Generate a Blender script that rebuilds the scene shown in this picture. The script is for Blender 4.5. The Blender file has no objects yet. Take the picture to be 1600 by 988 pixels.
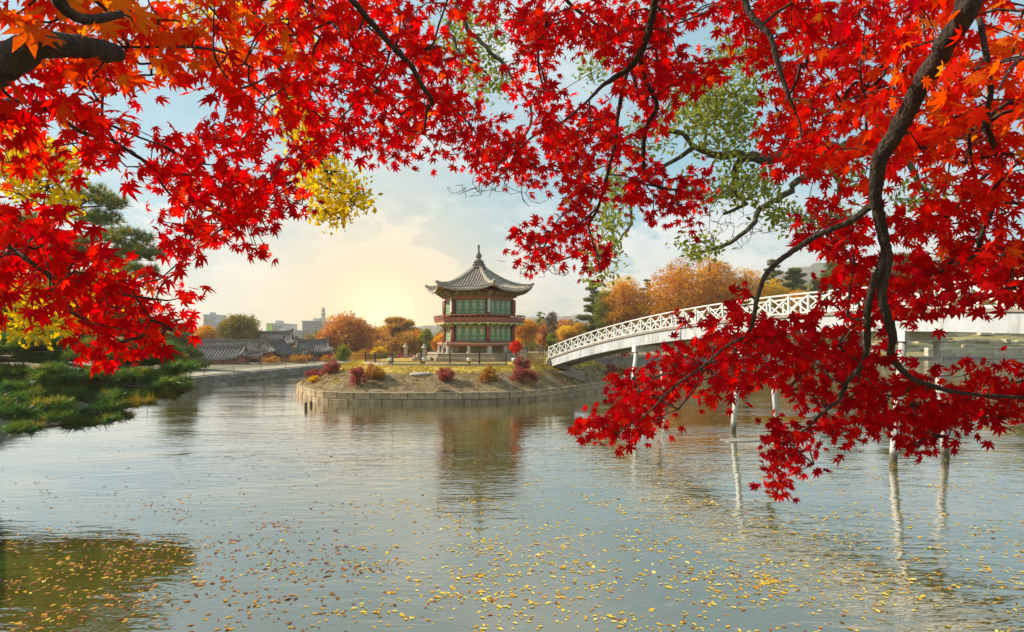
import bpy, bmesh, math, random
import numpy as np
from mathutils import Vector, Matrix, Quaternion
R = math.radians
random.seed(7); rng = np.random.default_rng(7)
sc = bpy.context.scene
COL = sc.collection

# ------------------------------------------------------------------ camera
F, CX, HZ, H = 953.0, 800.0, 530.0, 4.5          # focal length in photo pixels, centre column, horizon row, eye height
cam = bpy.data.cameras.new('camera'); cam_o = bpy.data.objects.new('camera', cam); COL.objects.link(cam_o)
cam_o.location = (0, 0, H); cam_o.rotation_euler = (R(90), 0, 0)
cam.sensor_width = 36; cam.lens = F/1600*36; cam.shift_y = (HZ-494)/1600
cam.clip_start = 0.05; cam.clip_end = 20000
sc.camera = cam_o

# ------------------------------------------------------------------ world, sun, exposure
SUN_AZ, SUN_EL = -80.0, 34.0                     # degrees from straight ahead (negative: left), elevation
world = bpy.data.worlds.new('World'); sc.world = world; world.use_nodes = True
nt = world.node_tree; N = nt.nodes; L = nt.links
for n in list(N): N.remove(n)
def wn(t, **k):
    n = N.new(t)
    for a, b in k.items(): setattr(n, a, b)
    return n
out = wn('ShaderNodeOutputWorld'); bg = wn('ShaderNodeBackground'); bg.inputs[1].default_value = 0.115
sky = wn('ShaderNodeTexSky', sky_type='NISHITA'); sky.sun_disc = False
sky.sun_elevation = R(SUN_EL); sky.sun_rotation = R(SUN_AZ % 360); sky.air_density = 1.2; sky.dust_density = 1.0; sky.ozone_density = 1.5
tc = wn('ShaderNodeTexCoord')
def wmath(op, a, b=None, clamp=False):
    n = wn('ShaderNodeMath', operation=op); n.use_clamp = clamp
    for i, v in enumerate((a, b)):
        if v is None: continue
        if isinstance(v, (int, float)): n.inputs[i].default_value = v
        else: L.new(v, n.inputs[i])
    return n.outputs[0]
sep = wn('ShaderNodeSeparateXYZ'); L.new(tc.outputs['Generated'], sep.inputs[0])
dx, dy, dz = sep.outputs
def wnoise(vec, scale, detail, rough, lo, hi, dist=0.0):
    n = wn('ShaderNodeTexNoise'); L.new(vec, n.inputs['Vector'])
    n.inputs['Scale'].default_value = scale; n.inputs['Detail'].default_value = detail
    n.inputs['Roughness'].default_value = rough; n.inputs['Distortion'].default_value = dist
    m = wn('ShaderNodeMapRange'); m.inputs[1].default_value = lo; m.inputs[2].default_value = hi
    m.interpolation_type = 'SMOOTHSTEP'; L.new(n.outputs[0], m.inputs[0]); return m.outputs[0]
# cloud deck high up, seen in perspective
zz = wmath('ADD', wmath('MAXIMUM', dz, 0.0), 0.22)
cv = wn('ShaderNodeCombineXYZ'); L.new(wmath('DIVIDE', dx, zz), cv.inputs[0]); L.new(wmath('DIVIDE', dy, zz), cv.inputs[1])
deck = wnoise(cv.outputs[0], 1.05, 7, 0.55, 0.44, 0.66, 0.3)
# heaped clouds standing low over the horizon, flattened
cv2 = wn('ShaderNodeCombineXYZ'); L.new(dx, cv2.inputs[0]); L.new(dy, cv2.inputs[1]); L.new(wmath('MULTIPLY', dz, 2.0), cv2.inputs[2])
cof = wn('ShaderNodeVectorMath', operation='ADD'); L.new(cv2.outputs[0], cof.inputs[0]); cof.inputs[1].default_value = (5.5, 5.5, 9.0)
heap = wnoise(cof.outputs[0], 5.2, 9, 0.58, 0.47, 0.54, 0.2)
low = wn('ShaderNodeMapRange'); low.inputs[1].default_value = 0.27; low.inputs[2].default_value = 0.15; low.interpolation_type = 'SMOOTHSTEP'
L.new(dz, low.inputs[0])
heap = wmath('MULTIPLY', heap, low.outputs[0])
cloud = wmath('MAXIMUM', wmath('MULTIPLY', deck, 0.9), wmath('MULTIPLY', heap, 0.9), True)
shade = wnoise(cof.outputs[0], 7.5, 8, 0.62, 0.36, 0.62)
ccol = wn('ShaderNodeMix', data_type='RGBA'); L.new(shade, ccol.inputs[0])
ccol.inputs[6].default_value = (4.2, 4.8, 5.0, 1); ccol.inputs[7].default_value = (5.9, 5.9, 5.75, 1)
# clear air between the clouds: the sky texture, thinned by bright milky haze
milk = wn('ShaderNodeMix', data_type='RGBA'); milk.inputs[0].default_value = 0.8
L.new(sky.outputs[0], milk.inputs[6]); milk.inputs[7].default_value = (2.25, 3.85, 4.55, 1)
mixc = wn('ShaderNodeMix', data_type='RGBA'); L.new(cloud, mixc.inputs[0]); L.new(milk.outputs[2], mixc.inputs[6]); L.new(ccol.outputs[2], mixc.inputs[7])
# warm evening glow low in the sky, left of the pavilion
gx, gz = (600-CX)/F, (HZ-500)/F
gv = Vector((gx, 1, gz)).normalized()
dotn = wn('ShaderNodeVectorMath', operation='DOT_PRODUCT'); nrm = wn('ShaderNodeVectorMath', operation='NORMALIZE')
L.new(tc.outputs['Generated'], nrm.inputs[0]); L.new(nrm.outputs[0], dotn.inputs[0]); dotn.inputs[1].default_value = gv
dp = wmath('MAXIMUM', dotn.outputs['Value'], 0.0)
def glow(power, col, prev):
    g = wmath('POWER', dp, power)
    m = wn('ShaderNodeMix', data_type='RGBA', blend_type='ADD'); L.new(g, m.inputs[0]); L.new(prev, m.inputs[6]); m.inputs[7].default_value = (*col, 1)
    return m.outputs[2]
hb_ = wn('ShaderNodeMapRange'); hb_.inputs[1].default_value = .16; hb_.inputs[2].default_value = .0; hb_.inputs[3].default_value = 0; hb_.inputs[4].default_value = .62; hb_.interpolation_type = 'SMOOTHSTEP'; L.new(dz, hb_.inputs[0])
band = wn('ShaderNodeMix', data_type='RGBA'); L.new(hb_.outputs[0], band.inputs[0]); L.new(mixc.outputs[2], band.inputs[6]); band.inputs[7].default_value = (5.7, 5.2, 4.1, 1)   # cream haze along the horizon
g1 = wmath('POWER', dp, 60.0)
warm = wn('ShaderNodeMix', data_type='RGBA'); L.new(wmath('MULTIPLY', g1, 0.92), warm.inputs[0]); L.new(band.outputs[2], warm.inputs[6]); warm.inputs[7].default_value = (6.7, 5.2, 3.0, 1)
fin = glow(500.0, (2.6, 2.1, 1.5), warm.outputs[2])
L.new(fin, bg.inputs[0]); L.new(bg.outputs[0], out.inputs[0])

sun = bpy.data.lights.new('sun', 'SUN'); sun.energy = 5.0; sun.angle = R(0.6); sun.color = (1.0, 0.87, 0.70)
sun_o = bpy.data.objects.new('sun', sun); COL.objects.link(sun_o)
sd = Vector((math.sin(R(SUN_AZ))*math.cos(R(SUN_EL)), math.cos(R(SUN_AZ))*math.cos(R(SUN_EL)), math.sin(R(SUN_EL))))
sun_o.rotation_euler = (-sd).to_track_quat('-Z', 'Y').to_euler()
sun_o.location = sd*200
vs = sc.view_settings; vs.view_transform = 'Standard'; vs.look = 'None'; vs.gamma = 1; vs.use_curve_mapping = False; vs.exposure = 0.55
sc.render.engine = 'CYCLES'
sc.cycles.use_denoising = True; sc.cycles.max_bounces = 7; sc.cycles.diffuse_bounces = 3; sc.cycles.glossy_bounces = 3
sc.cycles.transmission_bounces = 4; sc.cycles.volume_bounces = 0; sc.cycles.transparent_max_bounces = 4; sc.cycles.caustics_reflective = False

# ------------------------------------------------------------------ helpers
def W(px, py, d): return np.array(((px-CX)/F*d, d, H+(HZ-py)/F*d))
def dep(py, z): return (H-z)*F/(py-HZ)           # distance at which height z shows on row py
def zat(py, d): return H+(HZ-py)/F*d
ORI = {}
def tag(o, label=None, cat=None, group=None, kind=None):
    if label: o['label'] = label
    if cat: o['category'] = cat
    if group: o['group'] = group
    if kind: o['kind'] = kind
    return o
def thing(name, loc, label, cat, group=None):
    o = bpy.data.objects.new(name, None); COL.objects.link(o); o.location = loc; o.empty_display_size = 0.2
    ORI[o.name] = np.array(loc, float); return tag(o, label, cat, group)
def link(name, me, parent=None, mats=()):
    o = bpy.data.objects.new(name, me); COL.objects.link(o)
    for m in mats: me.materials.append(m)
    if parent is not None:
        o.parent = parent; ORI[o.name] = ORI[parent.name]
    else: ORI[o.name] = np.zeros(3)
    return o
def piece(name, me, parent, loc, rot=(0, 0, 0), scale=(1, 1, 1)):
    o = bpy.data.objects.new(name, me); COL.objects.link(o); o.parent = parent
    o.location = Vector(np.array(loc, float)-ORI[parent.name]); o.rotation_euler = rot; o.scale = scale
    ORI[o.name] = np.array(loc, float); return o
class MB:
    def __init__(s): s.v = []; s.f = []; s.m = []
    def add(s, v, f, mi=0):
        b = len(s.v); s.v.extend([tuple(map(float, p)) for p in v]); s.f.extend([tuple(b+i for i in q) for q in f]); s.m.extend([mi]*len(f)); return s
    def box(s, c, sz, rz=0, mi=0, M=None, taper=1.0):
        x, y, z = (k/2 for k in sz); v = []
        ca, sa = math.cos(rz), math.sin(rz)
        for k, (a, b) in enumerate(((-1, -1), (1, -1), (1, 1), (-1, 1))*2):
            t = taper if k > 3 else 1.0; h = z if k > 3 else -z
            p = np.array((a*x*t, b*y*t, h))
            if M is not None: p = np.array(M @ Vector(p))
            v.append((c[0]+p[0]*ca-p[1]*sa, c[1]+p[0]*sa+p[1]*ca, c[2]+p[2]))
        return s.add(v, [(3, 2, 1, 0), (4, 5, 6, 7), (0, 1, 5, 4), (1, 2, 6, 5), (2, 3, 7, 6), (3, 0, 4, 7)], mi)
    def bar(s, a, b, w, h, mi=0, up=(0, 0, 1)):
        a = np.array(a, float); b = np.array(b, float); d = b-a; l = np.linalg.norm(d); d /= l
        x = np.cross(d, up); n = np.linalg.norm(x)
        x = np.array((1., 0, 0)) if n < 1e-6 else x/n
        y = np.cross(x, d); v = []
        for p in (a, b):
            for i, j in ((-1, -1), (1, -1), (1, 1), (-1, 1)): v.append(p+x*i*w/2+y*j*h/2)
        return s.add(v, [(3, 2, 1, 0), (4, 5, 6, 7), (0, 1, 5, 4), (1, 2, 6, 5), (2, 3, 7, 6), (3, 0, 4, 7)], mi)
    def tube(s, pts, rad, n=8, mi=0, cap=True):
        pts = np.array(pts, float); m = len(pts); rad = np.broadcast_to(np.array(rad, float), (m,))
        T = np.gradient(pts, axis=0); T /= np.linalg.norm(T, axis=1)[:, None]+1e-9
        ref = np.array((0, 0, 1.)) if abs(T[0][2]) < .9 else np.array((1., 0, 0)); v = []
        x = np.cross(T[0], ref); x /= np.linalg.norm(x)
        for i in range(m):
            x = x-T[i]*np.dot(x, T[i]); x /= np.linalg.norm(x)+1e-9; y = np.cross(T[i], x)
            for k in range(n):
                a = 2*math.pi*k/n; v.append(pts[i]+rad[i]*(math.cos(a)*x+math.sin(a)*y))
        f = [(i*n+k, i*n+(k+1) % n, (i+1)*n+(k+1) % n, (i+1)*n+k) for i in range(m-1) for k in range(n)]
        if cap: f += [tuple(range(n-1, -1, -1)), tuple((m-1)*n+k for k in range(n))]
        return s.add(v, f, mi)
    def lathe(s, prof, c, n=16, mi=0, rot=0):
        v = []
        for r, z in prof:
            for k in range(n):
                a = 2*math.pi*k/n+rot; v.append((c[0]+r*math.cos(a), c[1]+r*math.sin(a), c[2]+z))
        m = len(prof)
        f = [(i*n+k, i*n+(k+1) % n, (i+1)*n+(k+1) % n, (i+1)*n+k) for i in range(m-1) for k in range(n)]
        f += [tuple(range(n-1, -1, -1)), tuple((m-1)*n+k for k in range(n))]
        return s.add(v, f, mi)
    def grid(s, P, mi=0, thick=0):
        P = np.array(P, float); a, b = P.shape[:2]
        f = [(i*b+j, i*b+j+1, (i+1)*b+j+1, (i+1)*b+j) for i in range(a-1) for j in range(b-1)]
        s.add(P.reshape(-1, 3), f, mi)
        return s
    def mesh(s, name, mats=(), smooth=False, origin=(0, 0, 0)):
        me = bpy.data.meshes.new(name); o = np.array(origin)
        me.from_pydata([tuple(np.array(p)-o) for p in s.v], [], s.f)
        for m in mats: me.materials.append(m)
        if len(mats) > 1: me.polygons.foreach_set('material_index', s.m)
        if smooth: me.polygons.foreach_set('use_smooth', [True]*len(me.polygons))
        me.update(); return me
    def build(s, name, mats, parent=None, smooth=False, bevel=0):
        mats = mats if isinstance(mats, (list, tuple)) else [mats]
        o = link(name, s.mesh(name, mats, smooth, ORI[parent.name] if parent is not None else (0, 0, 0)), parent)
        if bevel:
            b = o.modifiers.new('bevel', 'BEVEL'); b.width = bevel; b.segments = 1; b.limit_method = 'ANGLE'
        return o
def smooth_path(pts, k=4):
    P = np.array(pts, float)
    if len(P) < 3: return P
    Q = np.vstack([2*P[0]-P[1], P, 2*P[-1]-P[-2]]); o = []
    for i in range(1, len(Q)-2):
        for t in np.linspace(0, 1, k, endpoint=False):
            a, b, c, d = Q[i-1:i+3]
            o.append(.5*((2*b)+(-a+c)*t+(2*a-5*b+4*c-d)*t*t+(-a+3*b-3*c+d)*t**3))
    o.append(P[-1]); return np.array(o)

# ------------------------------------------------------------------ materials
MATS = {}
def newmat(name):
    m = bpy.data.materials.new(name); m.use_nodes = True; MATS[name] = m
    return m, m.node_tree.nodes, m.node_tree.links
def mat(name, c1, c2=None, scale=4.0, rough=0.8, bump=0.0, bscale=None, metal=0.0, detail=6, lo=.35, hi=.65, stretch=None, coords='Object', dirt=None, rnd=0.0):
    m, n, l = newmat(name); p = n['Principled BSDF']; p.inputs['Roughness'].default_value = rough; p.inputs['Metallic'].default_value = metal
    c2 = c2 or tuple(k*.7 for k in c1)
    t = n.new('ShaderNodeTexCoord'); src = t.outputs[coords]
    if stretch:
        mp = n.new('ShaderNodeMapping'); mp.inputs['Scale'].default_value = stretch; l.new(src, mp.inputs[0]); src = mp.outputs[0]
    z = n.new('ShaderNodeTexNoise'); z.inputs['Scale'].default_value = scale; z.inputs['Detail'].default_value = detail; z.inputs['Roughness'].default_value = .62
    l.new(src, z.inputs['Vector'])
    r = n.new('ShaderNodeMapRange'); r.inputs[1].default_value = lo; r.inputs[2].default_value = hi; l.new(z.outputs[0], r.inputs[0])
    x = n.new('ShaderNodeMix'); x.data_type = 'RGBA'; l.new(r.outputs[0], x.inputs[0]); x.inputs[6].default_value = (*c1, 1); x.inputs[7].default_value = (*c2, 1)
    col = x.outputs[2]
    if dirt:
        z2 = n.new('ShaderNodeTexNoise'); z2.inputs['Scale'].default_value = dirt[1]; z2.inputs['Detail'].default_value = 8; z2.inputs['Roughness'].default_value = .7; l.new(src, z2.inputs['Vector'])
        r2 = n.new('ShaderNodeMapRange'); r2.inputs[1].default_value = .52; r2.inputs[2].default_value = .72; l.new(z2.outputs[0], r2.inputs[0])
        x2 = n.new('ShaderNodeMix'); x2.data_type = 'RGBA'; l.new(r2.outputs[0], x2.inputs[0]); l.new(col, x2.inputs[6]); x2.inputs[7].default_value = (*dirt[0], 1); col = x2.outputs[2]
    if rnd:
        oi = n.new('ShaderNodeObjectInfo'); hs = n.new('ShaderNodeHueSaturation'); mr = n.new('ShaderNodeMapRange')
        mr.inputs[3].default_value = 1-rnd; mr.inputs[4].default_value = 1+rnd; l.new(oi.outputs['Random'], mr.inputs[0]); l.new(mr.outputs[0], hs.inputs['Value']); l.new(col, hs.inputs['Color']); col = hs.outputs[0]
    l.new(col, p.inputs['Base Color'])
    if bump:
        z3 = n.new('ShaderNodeTexNoise'); z3.inputs['Scale'].default_value = bscale or scale*3; z3.inputs['Detail'].default_value = 6; l.new(src, z3.inputs['Vector'])
        b = n.new('ShaderNodeBump'); b.inputs['Strength'].default_value = bump; b.inputs['Distance'].default_value = .05; l.new(z3.outputs[0], b.inputs['Height']); l.new(b.outputs[0], p.inputs['Normal'])
    return m
def leafmat(name, stops, trans=.5, gloss=.08, sat=1.15, blotch=0.0):
    """stops: (position, colour) along each leaf's own 'hue' value"""
    m, n, l = newmat(name); n.remove(n['Principled BSDF']); o = n['Material Output']
    a = n.new('ShaderNodeAttribute'); a.attribute_name = 'hue'
    r = n.new('ShaderNodeValToRGB'); e = r.color_ramp.elements
    while len(e) < len(stops): e.new(.5)
    for k, (p, c) in enumerate(stops): e[k].position = p; e[k].color = (*c, 1)
    tcx = n.new('ShaderNodeTexCoord'); nzx = n.new('ShaderNodeTexNoise'); nzx.inputs['Scale'].default_value = blotch; nzx.inputs['Detail'].default_value = 3; l.new(tcx.outputs['Object'], nzx.inputs['Vector'])
    mdx = n.new('ShaderNodeMath'); mdx.operation = 'MULTIPLY_ADD'; l.new(nzx.outputs[0], mdx.inputs[0]); mdx.inputs[1].default_value = .5 if blotch else 0; l.new(a.outputs['Fac'], mdx.inputs[2])
    sbx = n.new('ShaderNodeMath'); sbx.operation = 'SUBTRACT'; sbx.inputs[1].default_value = .25 if blotch else 0; l.new(mdx.outputs[0], sbx.inputs[0]); l.new(sbx.outputs[0], r.inputs[0])
    d = n.new('ShaderNodeBsdfDiffuse'); l.new(r.outputs[0], d.inputs[0])
    t = n.new('ShaderNodeBsdfTranslucent'); hs = n.new('ShaderNodeHueSaturation'); hs.inputs['Saturation'].default_value = sat; hs.inputs['Value'].default_value = 1.25
    l.new(r.outputs[0], hs.inputs['Color']); l.new(hs.outputs[0], t.inputs[0])
    x = n.new('ShaderNodeMixShader'); x.inputs[0].default_value = trans; l.new(d.outputs[0], x.inputs[1]); l.new(t.outputs[0], x.inputs[2])
    if gloss:
        g = n.new('ShaderNodeBsdfGlossy'); g.inputs['Roughness'].default_value = .45; g.inputs[0].default_value = (.8, .8, .8, 1)
        y = n.new('ShaderNodeMixShader'); fr = n.new('ShaderNodeFresnel'); fr.inputs[0].default_value = 1.35
        mm = n.new('ShaderNodeMath'); mm.operation = 'MULTIPLY'; mm.inputs[1].default_value = gloss*5; l.new(fr.outputs[0], mm.inputs[0]); l.new(mm.outputs[0], y.inputs[0])
        l.new(x.outputs[0], y.inputs[1]); l.new(g.outputs[0], y.inputs[2]); x = y
    l.new(x.outputs[0], o.inputs[0]); return m

m_white = mat('white_paint', (.72, .715, .69), (.60, .60, .58), 1.2, .55, .1, 30, dirt=((.36, .34, .29), 2.2))
m_girder = mat('painted_girder', (.50, .53, .545), (.41, .435, .45), .8, .6, .15, 12, dirt=((.22, .20, .165), 2.4), stretch=(1, 1, .16))
m_leg = mat('stained_white_paint', (.70, .695, .67), (.58, .58, .555), 1.2, .6, .15, 25, dirt=((.34, .31, .25), 2.4), stretch=(1, 1, .3))
_n, _l = m_leg.node_tree.nodes, m_leg.node_tree.links; _p = _n['Principled BSDF']; _src = _p.inputs['Base Color'].links[0].from_socket
_g = _n.new('ShaderNodeNewGeometry'); _s = _n.new('ShaderNodeSeparateXYZ'); _l.new(_g.outputs['Position'], _s.inputs[0]); _z = _n.new('ShaderNodeTexNoise'); _z.inputs['Scale'].default_value = 5; _l.new(_g.outputs['Position'], _z.inputs['Vector'])
_a = _n.new('ShaderNodeMath'); _a.operation = 'MULTIPLY_ADD'; _l.new(_z.outputs[0], _a.inputs[0]); _a.inputs[1].default_value = -.5; _l.new(_s.outputs[2], _a.inputs[2])
_r = _n.new('ShaderNodeMapRange'); _r.inputs[1].default_value = .0; _r.inputs[2].default_value = .22; _r.inputs[3].default_value = .85; _r.inputs[4].default_value = 0; _l.new(_a.outputs[0], _r.inputs[0])
_x = _n.new('ShaderNodeMix'); _x.data_type = 'RGBA'; _l.new(_r.outputs[0], _x.inputs[0]); _l.new(_src, _x.inputs[6]); _x.inputs[7].default_value = (.12, .11, .07, 1); _l.new(_x.outputs[2], _p.inputs['Base Color'])
m_deckedge = mat('deck_edge', (.34, .29, .24), (.22, .19, .16), 3, .9, .3)
m_stone = mat('island_stone', (.54, .40, .245), (.34, .25, .155), 2.5, .9, .6, 9, dirt=((.12, .11, .075), 1.8), rnd=.22)
m_stone2 = mat('bank_stone', (.30, .28, .24), (.19, .18, .15), 1.5, .9, .5, 7, dirt=((.10, .10, .075), 1.1), rnd=.25)
m_granite = mat('pale_granite', (.50, .44, .35), (.36, .31, .24), 2.5, .85, .3, 20, dirt=((.25, .23, .18), 1.6))
m_platform = mat('platform_stone', (.40, .32, .22), (.27, .21, .15), 2, .9, .4, 9, dirt=((.16, .14, .10), 1.5))
m_terrace = mat('terrace_stone', (.62, .54, .41), (.42, .36, .27), .7, .9, .4, 3, rnd=.25)
m_ground = mat('bank_earth', (.23, .185, .115), (.15, .13, .07), .25, .95, .4, 3, dirt=((.14, .15, .05), .12), coords='Object')
m_lawn = mat('dry_lawn', (.37, .29, .14), (.22, .21, .07), .09, .95, .4, 3)
m_path = mat('sandy_path', (.40, .34, .24), (.30, .25, .18), .5, .95, .2, 8)
m_bark = mat('maple_bark', (.070, .044, .028), (.028, .019, .014), 22, .95, 1.0, 55, stretch=(1, 1, .6), dirt=((.10, .085, .05), 12))
m_bark2 = mat('grey_bark', (.13, .11, .075), (.06, .05, .035), 6, .9, .8, 20, dirt=((.12, .13, .06), 5))
m_pinebark = mat('pine_bark', (.13, .075, .05), (.06, .042, .032), 4, .9, .7, 14)
m_roll = mat('roof_tile_roll', (.44, .37, .29), (.27, .225, .18), 3, .6, .2, 14)
m_rooftile = mat('grey_roof_tile', (.22, .18, .145), (.13, .108, .09), 3.0, .72, .3, 14, dirt=((.22, .19, .15), 3.5))
m_ridge = mat('ridge_mortar', (.50, .44, .33), (.24, .21, .17), 4, .85, .3, 12)
m_tile2 = mat('palace_roof_tile', (.20, .18, .175), (.115, .105, .10), 1.2, .8, .2, 6)
m_red = mat('vermilion_wood', (.37, .115, .080), (.26, .080, .060), 3, .65, .1, 20)
m_redwall = mat('terracotta_wall', (.52, .20, .14), (.42, .16, .12), 2, .8)
m_green = mat('jade_green_paint', (.20, .42, .24), (.14, .33, .18), 6, .6)
m_cream = mat('cream_lattice', (.70, .66, .46), (.55, .56, .38), 8, .65)
m_dan1 = mat('dancheong_green', (.12, .25, .13), (.30, .28, .10), 9, .65, lo=.45, hi=.55)
m_dan2 = mat('dancheong_orange', (.50, .20, .08), (.30, .11, .07), 8, .65, lo=.45, hi=.55)
m_fringe = mat('yellow_fringe', (.58, .53, .26), (.36, .42, .18), 7, .65)
m_soffit = mat('soffit_wood', (.30, .25, .12), (.32, .14, .08), 5, .75)
m_plaque = mat('white_plaque', (.72, .68, .60), (.62, .58, .50), 5, .6)
m_iron = mat('fence_iron', (.12, .08, .055), (.07, .048, .034), 6, .6)
m_bamboo = mat('yellow_wood', (.52, .34, .06), (.34, .20, .05), 6, .7, .2, 20)
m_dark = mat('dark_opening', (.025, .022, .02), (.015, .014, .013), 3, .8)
m_wood = mat('weathered_wood', (.20, .14, .09), (.11, .08, .055), 4, .85, .3)
m_lightwood = mat('grey_plank', (.46, .42, .35), (.32, .29, .24), 2, .8)
m_concrete = mat('pale_concrete', (.50, .49, .50), (.42, .42, .43), .05, .8)
m_glassblue = mat('blue_glass', (.22, .36, .48), (.16, .27, .38), .02, .25)
m_winband = mat('office_glass', (.13, .14, .17), (.20, .20, .22), .1, .3)
m_sign = mat('green_sign', (.10, .60, .28), (.45, .62, .12), .12, .5, lo=.42, hi=.5)
m_tower = mat('tower_red', (.45, .12, .09), (.55, .52, .50), .05, .7, lo=.48, hi=.52, stretch=(.1, .1, 3))
m_hill = mat('far_hill', (.10, .11, .10), (.19, .17, .14), .02, .95, dirt=((.34, .30, .25), .012))
m_lamp = mat('lamp_white', (.75, .75, .72), (.6, .6, .58), 5, .4)
m_slope = mat('dry_slope', (.27, .185, .10), (.16, .115, .06), .9, .95, .6, 7, dirt=((.24, .23, .05), .55))
m_slopey = mat('yellow_turf', (.55, .36, .045), (.36, .27, .05), 1.2, .95, .5, 9)

RED = [(0, (.38, .005, .012)), (.3, (.61, .009, .010)), (.6, (.75, .026, .008)), (.8, (.77, .11, .010)), (1, (.80, .27, .02))]
m_maple = leafmat('maple_leaf', RED, .62, 0, 1.15, 22.0)
m_yellow = leafmat('yellow_leaf', [(0, (.56, .36, .02)), (.5, (.76, .52, .03)), (1, (.84, .64, .08))], .5, 0)
m_olive = leafmat('small_green_leaf', [(0, (.14, .18, .03)), (.5, (.25, .28, .06)), (1, (.44, .40, .09))], .5, .02)
m_pine = leafmat('pine_needle', [(0, (.045, .12, .04)), (.5, (.085, .19, .045)), (.85, (.19, .23, .045)), (1, (.38, .25, .05))], .4, .02)
m_pine2 = leafmat('far_pine_needle', [(0, (.09, .12, .04)), (.5, (.17, .20, .06)), (1, (.28, .27, .09))], .35, 0)
m_orange = leafmat('orange_leaf', [(0, (.38, .13, .025)), (.35, (.60, .25, .03)), (.65, (.74, .38, .03)), (1, (.80, .52, .06))], .45, 0)
m_ginkgo = leafmat('ginkgo_leaf', [(0, (.50, .27, .02)), (.5, (.70, .43, .03)), (1, (.76, .54, .05))], .45, 0)
m_rust = leafmat('rust_leaf', [(0, (.36, .14, .06)), (.5, (.60, .26, .09)), (1, (.74, .44, .15))], .45, 0)
m_oliveyel = leafmat('olive_autumn_leaf', [(0, (.14, .12, .035)), (.5, (.26, .20, .05)), (1, (.40, .29, .07))], .4, 0)
m_willow = leafmat('willow_leaf', [(0, (.14, .17, .03)), (.5, (.26, .28, .05)), (1, (.42, .40, .08))], .45, 0)
m_bushred = leafmat('barberry_leaf', [(0, (.24, .05, .05)), (.5, (.38, .10, .09)), (1, (.50, .22, .16))], .4, 0)
m_bushbrown = leafmat('brown_shrub_leaf', [(0, (.28, .14, .045)), (.5, (.46, .24, .07)), (1, (.60, .36, .10))], .4, 0)
m_bare = leafmat('bare_twig', [(0, (.14, .10, .08)), (1, (.26, .19, .15))], .2, 0)
m_grass = leafmat('dry_grass_blade', [(0, (.17, .10, .05)), (.45, (.30, .20, .085)), (.7, (.56, .38, .06)), (1, (.34, .31, .06))], .35, 0)
m_float = leafmat('floating_leaf', [(0, (.13, .035, .015)), (.3, (.36, .12, .02)), (.55, (.66, .34, .02)), (.8, (.80, .58, .06)), (1, (.80, .70, .20))], .25, .1, 1.0)

# ------------------------------------------------------------------ foliage building
def frames(Nv, Tv):
    Z = Nv/np.linalg.norm(Nv, axis=1)[:, None]
    Y = Tv-Z*np.sum(Tv*Z, axis=1)[:, None]; Y /= np.linalg.norm(Y, axis=1)[:, None]+1e-9
    X = np.cross(Y, Z); return X, Y, Z
def tri_mesh(name, V, T, hue, mats, smooth=False):
    me = bpy.data.meshes.new(name)
    me.vertices.add(len(V)); me.vertices.foreach_set('co', np.ascontiguousarray(V, np.float32).ravel())
    n = len(T); me.loops.add(n*3); me.loops.foreach_set('vertex_index', np.ascontiguousarray(T, np.int32).ravel())
    me.polygons.add(n); me.polygons.foreach_set('loop_start', np.arange(0, n*3, 3, dtype=np.int32))
    if smooth: me.polygons.foreach_set('use_smooth', np.ones(n, bool))
    for m in mats: me.materials.append(m)
    if hue is not None:
        a = me.attributes.new('hue', 'FLOAT', 'POINT'); a.data.foreach_set('value', np.ascontiguousarray(hue, np.float32))
    me.update(calc_edges=True); me.validate(); return me
def leaf_cloud(name, tmpl, P, Nv, Tv, S, hue, m, parent=None, kind='stuff'):
    tv, tf = tmpl; k = len(tv); n = len(P)
    X, Y, Z = frames(np.asarray(Nv, float), np.asarray(Tv, float))
    S = np.broadcast_to(np.asarray(S, float), (n,))
    V = P[:, None, :]+S[:, None, None]*(tv[None, :, 0:1]*X[:, None]+tv[None, :, 1:2]*Y[:, None]+tv[None, :, 2:3]*Z[:, None])
    T = (tf[None]+(np.arange(n)*k)[:, None, None]).reshape(-1, 3)
    V = V.reshape(-1, 3)
    if parent is not None: V = V-ORI[parent.name]
    o = link(name, tri_mesh(name, V, T, np.repeat(np.clip(hue, 0, 1), k), [m]), parent)
    if kind: o['kind'] = kind
    return o
def tmpl_maple(curl=.22, seed=0):
    r = np.random.default_rng(seed)
    ang = np.array([0, 36, -36, 74, -74, 116, -116.]); ln = np.array([1, .93, .93, .74, .74, .42, .42])*r.uniform(.9, 1.08, 7)
    order = np.argsort(ang); ang = ang[order]+r.uniform(-4, 4, 7); ln = ln[order]
    v = [(0, 0, 0)]; f = []
    def pol(a, rr): return (rr*math.sin(R(a)), rr*math.cos(R(a)))
    notch = []
    for i in range(8):
        if i == 0: a, rr = ang[0]-26, .16
        elif i == 7: a, rr = ang[6]+26, .16
        else: a, rr = (ang[i-1]+ang[i])/2, .40*min(ln[i-1], ln[i])+.05
        notch.append(len(v)); x, y = pol(a, rr); v.append((x, y, -.02))
    for i in range(7):
        a, l_ = ang[i], ln[i]; w = 14.5 if l_ > .5 else 18
        bl = len(v); x, y = pol(a-w, .58*l_); v.append((x, y, .03))
        br = len(v); x, y = pol(a+w, .58*l_); v.append((x, y, .03))
        t = len(v); x, y = pol(a+r.uniform(-4, 4), l_); v.append((x, y, 0))
        f += [(0, notch[i], bl), (0, bl, br), (0, br, notch[i+1]), (bl, t, br)]
    p = len(v); v += [(-.012, 0, 0), (.012, 0, 0), (0, -.5, .10)]; f.append((p, p+2, p+1))
    v = np.array(v); rr = np.hypot(v[:, 0], v[:, 1]); v[:, 2] += -curl*rr**2*(v[:, 1] > -.3)
    v[:, :2] *= .55
    v[:, 2] *= .55
    v[:, 1] += .0
    return v, np.array(f)
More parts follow.
